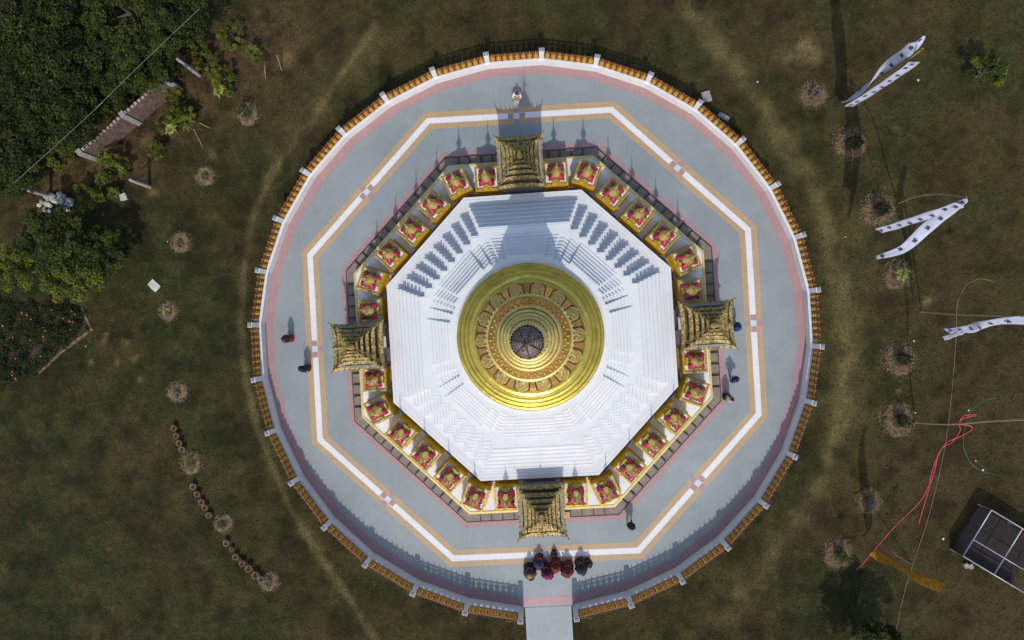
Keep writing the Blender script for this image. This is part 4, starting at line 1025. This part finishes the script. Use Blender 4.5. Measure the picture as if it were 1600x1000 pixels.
# rubbish heap on the left
c = G(90, 320, GZ); t = thing('rubbish_heap', (c.x, c.y, GZ), 0, 'heap of pale sacks and blue plastic under the left trees', 'rubbish')
for nm, m_, n_ in (('pale_sacks', PALE, 26), ('blue_plastic', mat('blue_plastic', (.12, .19, .26), .5), 5), ('grey_rubble', CONC, 20)):
    m = MB()
    for i in range(n_):
        a = rg.random() * 6.28; q = 26 * math.sqrt(rg.random()); x, y = q * math.cos(a), q * math.sin(a) * .6
        if nm == 'blue_plastic': x, y = 12 + rg.random() * 7, -9 + rg.random() * 8
        m.ball((x, y, 2 + rg.random() * 7), 2.5 + rg.random() * 4, 7, sq=(1, .6 + rg.random() * .5, .6))
    m.v = [(x + rg.random() * 1.8, y + rg.random() * 1.8, z + rg.random()) for x, y, z in m.v]; m.sm = [False] * len(m.f); m.build(nm, m_, t)

# ------------------------------------------------------------------ pipe frame cage, lower right
c = G(1505, 869, 28); cg = thing('pipe_frame_cage', (c.x, c.y, GZ), math.radians(-31), 'grey pipe frame cage with wire netting at the lower right edge', 'cage')
STEEL = mat('galvanised', (.42, .43, .47), .45, .5)
W_, D_, H_ = 104, 80, 30
def bar(a, b, r=.8): MB().tube([a, b], r, 8).build('pipe', STEEL, cg)
for (x, y) in ((0, 0), (W_ / 2, 0), (W_, 0), (0, D_), (W_, D_), (W_ / 2, D_)): bar((x, y, 0), (x, y, H_))
for a, b in (((0, 0), (W_, 0)), ((0, D_), (W_, D_)), ((0, 0), (0, D_)), ((W_, 0), (W_, D_)), ((W_ / 2, 0), (W_ / 2, D_))): bar((*a, H_), (*b, H_), .9)
bar((0, D_ * .36, H_), (W_, D_ * .36, H_), .7)
nm_ = MB(); NETM = mat('dark_wire', (.02, .017, .018), .8)  # netting wire in a near-black tone
def net(p, dx, L, z0, z1, st_=2.0):
    for i in range(int(L / st_) + 1):
        q = (p[0] + dx[0] * i * st_, p[1] + dx[1] * i * st_); nm_.box((q[0], q[1], z0), (.55, .55, z1 - z0))
    for j in range(int((z1 - z0) / st_) + 1):
        m_x, m_y = p[0] + dx[0] * L / 2, p[1] + dx[1] * L / 2; nm_.box((m_x, m_y, z0 + j * st_), (L if dx[0] else .5, L if dx[1] else .5, .55))
net((0, 0), (0, 1), D_, 0, H_ - 1.2); net((0, D_), (1, 0), W_, 0, H_ - 1.2); net((0, 0), (1, 0), W_, 0, 22)
nm_.build('wire_netting', NETM, cg)
fl = MB().box((W_ / 2, D_ / 2, 0.4), (W_ - 3, D_ - 3, 1.2)).build('cage_floor', mat('shaded_soil', (.022, .016, .013), .95, var=.5, scale=8), cg)  # soil colour darkened to carry the shade inside the netting
for i in range(12):
    pass

# ------------------------------------------------------------------ brick boundary wall and utility poles, upper left
A = G(257, 121, 40); B = G(125, 236, 40); dr = (B - A); L = dr.length; ang = math.atan2(dr.y, dr.x)
wall = thing('boundary_wall', (A.x, A.y, GZ), ang, 'weathered brick boundary wall with concrete posts under the upper left trees', 'wall')
m = MB().box((L / 2, 0, 0), (L * 1.0, 5, 40)); 
cpg = MB()
for i in range(0, 24): cpg.box((i * 7.2 + 3, 0, 40), (4.4, 3.6, 1.6 + (i % 3) * .5))
m.build('brickwork', BRICK, wall); cpg.build('coping', mat('coping_brick', (.42, .33, .26), .9, var=.3), wall)
for x in (2, L * .5, L + 2): MB().box((x, 0, 0), (8, 9, 44)).build('concrete_post', CONC, wall)
def upole(u, v, h, top, label):
    c = G(u, v, GZ); t = thing('utility_pole', (c.x, c.y, GZ), 0, label, 'pole', 'concrete utility poles')
    MB().lathe([(3.2, 0), (2.2, h)], 8).build('shaft', CONC, t)
    MB().box((0, 0, h - 8), (26, 1.6, 1.6), math.radians(40)).build('crossarm', DARK, t); return c
upole(312, 118, 66, None, 'concrete utility pole leaning out of the trees at upper left')
upole(234, 292, 52, None, 'short concrete post beside the bushes left of the lawn')
upole(80, 307, 60, None, 'concrete post beside the rubbish heap')
rope('pale overhead cable over the dark trees, upper of the two', [(310, 15, 150), (207, 113, 150), (143, 176, 150)], .2, CONC, 'cable', 'cable', 'overhead cables')
rope('pale overhead cable crossing the trees at the far left', [(160, 160, 130), (106, 210, 130), (20, 288, 130)], .2, CONC, 'cable', 'cable', 'overhead cables')
rg = random.Random(77)

# ------------------------------------------------------------------ trees
def crown_mesh(name, m_list, R_, Hc, nclump, per, leaf, seed, flat=.6):
    rg = random.Random(seed); n = nclump * per; V_ = []; F_ = []; MI = []
    for c in range(nclump):
        while True:
            x, y, z = rg.uniform(-1, 1), rg.uniform(-1, 1), rg.uniform(-.7, 1)
            q = x * x + y * y + z * z
            if .12 < q < 1: break
        cx, cy, cz = x * R_, y * R_, z * Hc; cr = R_ * rg.uniform(.12, .26); mi = 0 if rg.random() < .72 else (1 if len(m_list) > 1 else 0)
        for i in range(per):
            a = rg.random() * 6.283; b = math.acos(rg.uniform(-.5, 1)); rr_ = cr * rg.random() ** .4
            px, py, pz = cx + rr_ * math.sin(b) * math.cos(a), cy + rr_ * math.sin(b) * math.sin(a), cz + rr_ * math.cos(b) * flat
            L = leaf * rg.uniform(.6, 1.3); d1 = Vector((rg.gauss(0, 1), rg.gauss(0, 1), rg.gauss(0, .45))).normalized(); d2 = d1.cross(Vector((rg.gauss(0, .4), rg.gauss(0, .4), 1))).normalized() * .32
            p = Vector((px, py, pz)); k = len(V_)
            V_ += [tuple(p - d1 * L * .5), tuple(p + d2 * L), tuple(p + d1 * L * .5), tuple(p - d2 * L)]; F_.append((k, k + 1, k + 2, k + 3)); MI.append(mi if rg.random() < .85 else 1 - mi if len(m_list) > 1 else 0)
    me = bpy.data.meshes.new(name); me.from_pydata([(x * U, y * U, z * U) for x, y, z in V_], [], F_)
    for m_ in m_list: me.materials.append(m_)
    me.polygons.foreach_set('material_index', MI); me.update(); return me
def trunk_mesh(name, h, r, R_, Hc, seed):
    rg = random.Random(seed); m = MB().tube([(0, 0, 0), (1, 1, h * .5), (0, 0, h), (2, -1, h + Hc * .5)], [r, r * .8, r * .6, r * .2], 8)
    for i in range(9):
        a = i * 2.4 + rg.random(); q = R_ * rg.uniform(.5, .85); m.tube([(0, 0, h * rg.uniform(.5, .95)), (q * .5 * math.cos(a), q * .5 * math.sin(a), h + Hc * .1), (q * math.cos(a), q * math.sin(a), h + Hc * rg.uniform(.1, .6))], [r * .4, r * .25, r * .08], 5)
    me_o = m.build(name, BARK); me = me_o.data; bpy.data.objects.remove(me_o); return me
kinds = {}
for i, (nm, ml, R_, Hc, h, nc, per, leaf) in enumerate([('dark', [LEAFA, LEAFB], 62, 36, 70, 90, 120, 4.2), ('mid', [LEAFB, LEAFA], 55, 34, 62, 85, 110, 4.2), ('bright', [LEAFC, LEAFB], 44, 26, 40, 60, 85, 4.4), ('bush', [LEAFC, LEAFB], 22, 12, 12, 26, 60, 3.6), ('bushy', [LEAFB, LEAFC], 20, 13, 12, 26, 60, 3.6)]):
    kinds[nm] = [(crown_mesh('crown', ml, R_, Hc, nc, per, leaf, 10 * i + j), trunk_mesh('trunk', h, 4.2 if i < 3 else 1.3, R_, Hc, i * 7 + j), h) for j in range(2)]
tcount = 0
def tree(u, v, kind, label, s=1.0, group=None, name='tree'):
    """u,v = where the crown is seen"""
    global tcount
    cm, tm, h = kinds[kind][tcount % 2]; tcount += 1
    c = G(u, v, h * s + 10); t = thing(name, (c.x, c.y, GZ), random.random() * 6.28, label, 'tree' if name == 'tree' else 'bush', group); t.scale = (s, s, s)
    a = bpy.data.objects.new('crown', cm); COL.objects.link(a); a.parent = t; a.location = (0, 0, (h + 10) * U)
    b = bpy.data.objects.new('trunk', tm); COL.objects.link(b); b.parent = t
    return t
wood_t = [(20, 20, 'dark', 1.1, 'at the very top left corner'), (105, 15, 'dark', 1.0, 'second from the top left corner along the top edge'), (190, 10, 'mid', 1.1, 'top edge, above the concrete post of the brick wall'), (265, 18, 'dark', .9, 'top edge, right end of the wood'),
          (15, 105, 'dark', 1.1, 'left edge, second down from the corner'), (90, 95, 'dark', 1.1, 'deep in the wood left of the bright one'), (168, 92, 'dark', .85, 'crossed by the upper pale cable'), (228, 92, 'mid', .95, 'overhanging the top end of the brick wall'),
          (18, 190, 'dark', 1.05, 'left edge, crossed by the far left cable'), (92, 172, 'dark', .95, 'just left of the middle of the brick wall'), (160, 145, 'mid', .62, 'small one pressed against the brick wall'), (70, 232, 'bright', .8, 'yellow green crown at the lower end of the brick wall'), (14, 262, 'mid', .8, 'left edge, above the rubbish heap')]
for u, v, k, s, lb in wood_t: tree(u, v, k, {'dark': 'dense dark tree, ', 'mid': 'mid green tree, ', 'bright': 'bright green tree, '}[k] + lb, s, 'trees of the upper left wood')
tree(82, 372, 'mid', 'broad loose tree right below the rubbish heap casting the big dark shadow', .92)
tree(112, 425, 'bright', 'yellow green spreading tree above the marigold bed', 1.05)
tree(160, 392, 'mid', 'dark open tree between the big shadow and the yellow green tree', .68)
tree(20, 420, 'bright', 'bright green tree cut by the left edge of the picture', .8)
for u, v, k, s, lb in [(172, 262, 'bush', 1.2, 'beside the lower end of the brick wall'), (135, 312, 'bushy', 1.2, 'right of the rubbish heap'), (268, 150, 'bush', .75, 'near the upper concrete post of the wall'), (282, 182, 'bush', 1.0, 'large, above the leaning pale stick'), (345, 118, 'bush', .9, 'right of the utility pole'), (322, 96, 'bushy', .9, 'behind the utility pole foot'), (352, 138, 'bush', .55, 'with yellow tips above the bushy sapling'), (238, 234, 'bush', .7, 'between wall and upper sapling'), (402, 88, 'bush', .5, 'yellow and isolated near top of the lawn'), (250, 195, 'bushy', .6, 'in the shade below the wall'), (1545, 108, 'bushy', 1.3, 'at the upper right edge of the picture'), (160, 298, 'bush', .5, 'with yellow flowers right of the rubbish heap'), (300, 60, 'bushy', 1.2, 'at the top edge over the utility pole'), (360, 55, 'bushy', 1.0, 'at the top edge right of the utility pole')]:
    tree(u, v, k, 'green leafy bush ' + lb, s, 'bushes', 'bush')
tree(1372, 1035, 'mid', 'mid green tree below the saffron banner at the bottom edge', .95)
# palm like young plants with strap leaves
def strap_plant(u, v, R_, label, m_, seed, n=12):
    c = G(u, v, 20); t = thing('young_palm', (c.x, c.y, GZ), 0, label, 'palm', 'young strap leaved palms'); rg = random.Random(seed)
    MB().tube([(0, 0, 0), (0, 0, 16)], [1.6, 1.1], 6).build('stem', BARK, t)
    m = MB()
    for i in range(n):
        a = 2 * PI * i / n + rg.random() * .4; L = R_ * rg.uniform(.7, 1.1); wd = 2.2; vs = []
        for k in range(6):
            f = k / 5; r = L * f; z = 15 + 10 * math.sin(f * 2.2) - 5 * f; w_ = wd * math.sin(PI * min(1, f * .85 + .15)) + .1
            for s_ in (-1, 1): x, y = rot2(r, s_ * w_, a); vs.append((x, y, z - abs(s_) * .3))
        m.add(vs, [(2 * k, 2 * k + 2, 2 * k + 3, 2 * k + 1) for k in range(5)])
    m.build('leaves', m_, t)
for i, (u, v, r, lb, m_) in enumerate([(288, 188, 17, 'pale green in the middle of the large bush above the stick', LEAFC), (156, 276, 15, 'near the rubbish heap, thin bright leaves', LEAFC), (265, 200, 12, 'yellowing, below the brick wall', LEAFY), (392, 76, 13, 'beside the yellow bush at the top of the lawn', LEAFC), (175, 300, 12, 'above the pale lump of stone', LEAFC), (340, 140, 12, 'beside the bushy sapling', LEAFY), (120, 452, 12, 'under the yellow green tree', LEAFY)]):
    strap_plant(u, v, r, 'young strap leaved palm ' + lb, m_, i)
for i, (pts, lb) in enumerate([([(303, 202, 4), (318, 232, 2)], 'below the large bush'), ([(413, 100, 30), (415, 122, 0)], 'leaning below the yellow bush at the top'), ([(312, 192, 3), (328, 200, 1)], 'short, right of the large bush'), ([(432, 85, 20), (440, 110, 0)], 'dark and short at the top of the lawn')]):
    rope('thin bare stick ' + lb, [(u, v, z + GZ) for u, v, z in pts], .7, BAMBOO, 'stick', 'stick', 'bare sticks')

# ------------------------------------------------------------------ marigold bed
poly = [(-60, 470), (62, 476), (96, 466), (126, 484), (140, 514), (92, 550), (60, 580), (-60, 640)]
bedp = [G(u, v, GZ).xy for u, v in poly]
def inside(x, y, pg):
    r = False; j = len(pg) - 1
    for i in range(len(pg)):
        if (pg[i].y > y) != (pg[j].y > y) and x < (pg[j].x - pg[i].x) * (y - pg[i].y) / (pg[j].y - pg[i].y) + pg[i].x: r = not r
        j = i
    return r
ed = MB(); cl = [tuple(p) for p in bedp]
area = sum(cl[i][0] * cl[(i + 1) % len(cl)][1] - cl[(i + 1) % len(cl)][0] * cl[i][1] for i in range(len(cl)))
if area < 0: cl = cl[::-1]
oa, ob = offset(cl, 5), offset(cl, 1); xm, ym = G(75, 0).x, G(0, 492).y
for i in range(len(cl)):
    j = (i + 1) % len(cl); mx_, my_ = (cl[i][0] + cl[j][0]) / 2, (cl[i][1] + cl[j][1]) / 2
    if mx_ > xm and my_ < ym: ed.prism([oa[i], oa[j], ob[j], ob[i]], GZ - 2, GZ + 1.6)
tag(ed.build('earth_edging', STRAW), 'pale dry earth edging round the marigold bed on the left', 'edging')
tag(MB().prism(cl, GZ - 2, GZ + .5).build('flower_bed', SOIL), 'dark soil bed under the marigold plants on the left', 'flower bed')
rg = random.Random(3); m = MB(); fl_ = MB(); x0, x1 = min(p.x for p in bedp), max(p.x for p in bedp); y0, y1 = min(p.y for p in bedp), max(p.y for p in bedp)
cnt = 0
while cnt < 420:
    x, y = rg.uniform(x0, x1), rg.uniform(y0, y1)
    if not inside(x, y, bedp): continue
    cnt += 1; hh = rg.uniform(6, 16)
    for i in range(30):
        a = rg.random() * 6.28; q = 5.5 * math.sqrt(rg.random()); L = rg.uniform(1.5, 3); b = rg.random() * 6.28; px, py, pz = x + q * math.cos(a), y + q * math.sin(a), GZ + hh * (.3 + .7 * rg.random()); L *= 1.3; dx, dy = math.cos(b) * L, math.sin(b) * L
        m.add([(px, py, pz), (px + dx * .5 - dy * .4, py + dy * .5 + dx * .4, pz + .5), (px + dx, py + dy, pz), (px + dx * .5 + dy * .4, py + dy * .5 - dx * .4, pz + .5)], [(0, 1, 2, 3)], 0)
    if rg.random() < .11:
        m.ball((x, y, GZ + hh + 1.5), rg.uniform(1.0, 1.9), 7, 1, sq=(1, 1, .6))
o = m.build('marigold_plants', [LEAFA, mat('marigold', (.50, .13, .01), .7, var=.3)]); tag(o, 'dense dark green marigold plants dotted with orange flowers at the left edge', 'flowers', kind='stuff')

# ------------------------------------------------------------------ grass blades
rs = np.random.RandomState(5); NG = 95000
gx = rs.uniform(-880, 800, NG); gy = rs.uniform(-545, 545, NG); keep = np.hypot(gx - CX, gy - CY) > 440; gx, gy = gx[keep], gy[keep]; NG = len(gx)
ii = np.clip(np.searchsorted(ax, gx), 1, len(ax) - 1); jj = np.clip(np.searchsorted(ay, gy), 1, len(ay) - 1)
gz = (Z[ii, jj] + Z[ii - 1, jj - 1]) / 2; trk = tr[ii, jj] + bare[ii, jj]; dk = green[ii, jj]; br_ = brown[ii, jj]
L_ = rs.uniform(1.5, 4.2, NG); an = rs.uniform(0, 6.283, NG); dx, dy = np.cos(an) * L_, np.sin(an) * L_; hz = rs.uniform(.6, 2.6, NG)
co = np.stack([np.stack([gx, gy, gz], -1), np.stack([gx + dx * .3 - dy * .22, gy + dy * .3 + dx * .22, gz + hz * .6], -1), np.stack([gx + dx, gy + dy, gz + hz], -1)], 1).reshape(-1, 3) * U
gm = bpy.data.meshes.new('grass'); gm.vertices.add(len(co)); gm.vertices.foreach_set('co', co.ravel()); gm.loops.add(3 * NG); gm.loops.foreach_set('vertex_index', np.arange(3 * NG).astype(np.int32))
gm.polygons.add(NG); gm.polygons.foreach_set('loop_start', np.arange(0, 3 * NG, 3).astype(np.int32)); gm.update(calc_edges=True)
for nm, c_ in (('grass_green', (.027, .033, .0095)), ('grass_olive', (.047, .040, .0145)), ('grass_straw', (.092, .073, .032)), ('grass_dark', (.014, .018, .005))): gm.materials.append(mat(nm, c_, .9, var=.3, scale=.6, spec=.1))
u_ = rs.rand(NG); pstraw = .05 + .45 * np.clip(trk, 0, 1) + .12 * br_ + .1 * np.clip((lght[ii, jj] - .5) * 3, 0, 1); pol_ = .35 + .1 * br_
gm.polygons.foreach_set('material_index', np.where(u_ < pstraw, 2, np.where(u_ < pstraw + pol_, 1, np.where(rs.rand(NG) < .5, 0, 3))).astype(np.int32))
tag_o = bpy.data.objects.new('grass', gm); COL.objects.link(tag_o); tag(tag_o, 'short dry lawn grass around the fence', 'grass', kind='stuff')

# ------------------------------------------------------------------ dry leaves and twigs strewn over the lawn
rg = random.Random(9); m = MB()
for i in range(5200):
    if i % 2: x, y = rg.uniform(-860, 780), rg.uniform(-520, 520)
    else: q = rg.choice(sap); c = G(q[0], q[1]); a = rg.random() * 6.28; r = q[2] * (1 + abs(rg.gauss(0, .22))); x, y = c.x + r * math.cos(a), c.y + r * math.sin(a)
    if math.hypot(x - CX, y - CY) < 445: continue
    L = rg.uniform(.6, 1.9) * (1.3 if i % 2 == 0 else 1); b = rg.random() * 6.28; dx, dy = L * math.cos(b), L * math.sin(b); z = GZ + 1.7
    m.add([(x, y, z), (x + dx, y + dy, z + .4), (x + dx * .5 - dy * .5, y + dy * .5 + dx * .5, z + .3)], [(0, 1, 2)])
tag(m.build('dry_leaves', mat('dry_leaf', (.12, .085, .045), .9, var=.4, scale=.5)), 'scattered dry leaves and straw bits over the lawn', 'dry leaves', kind='stuff')
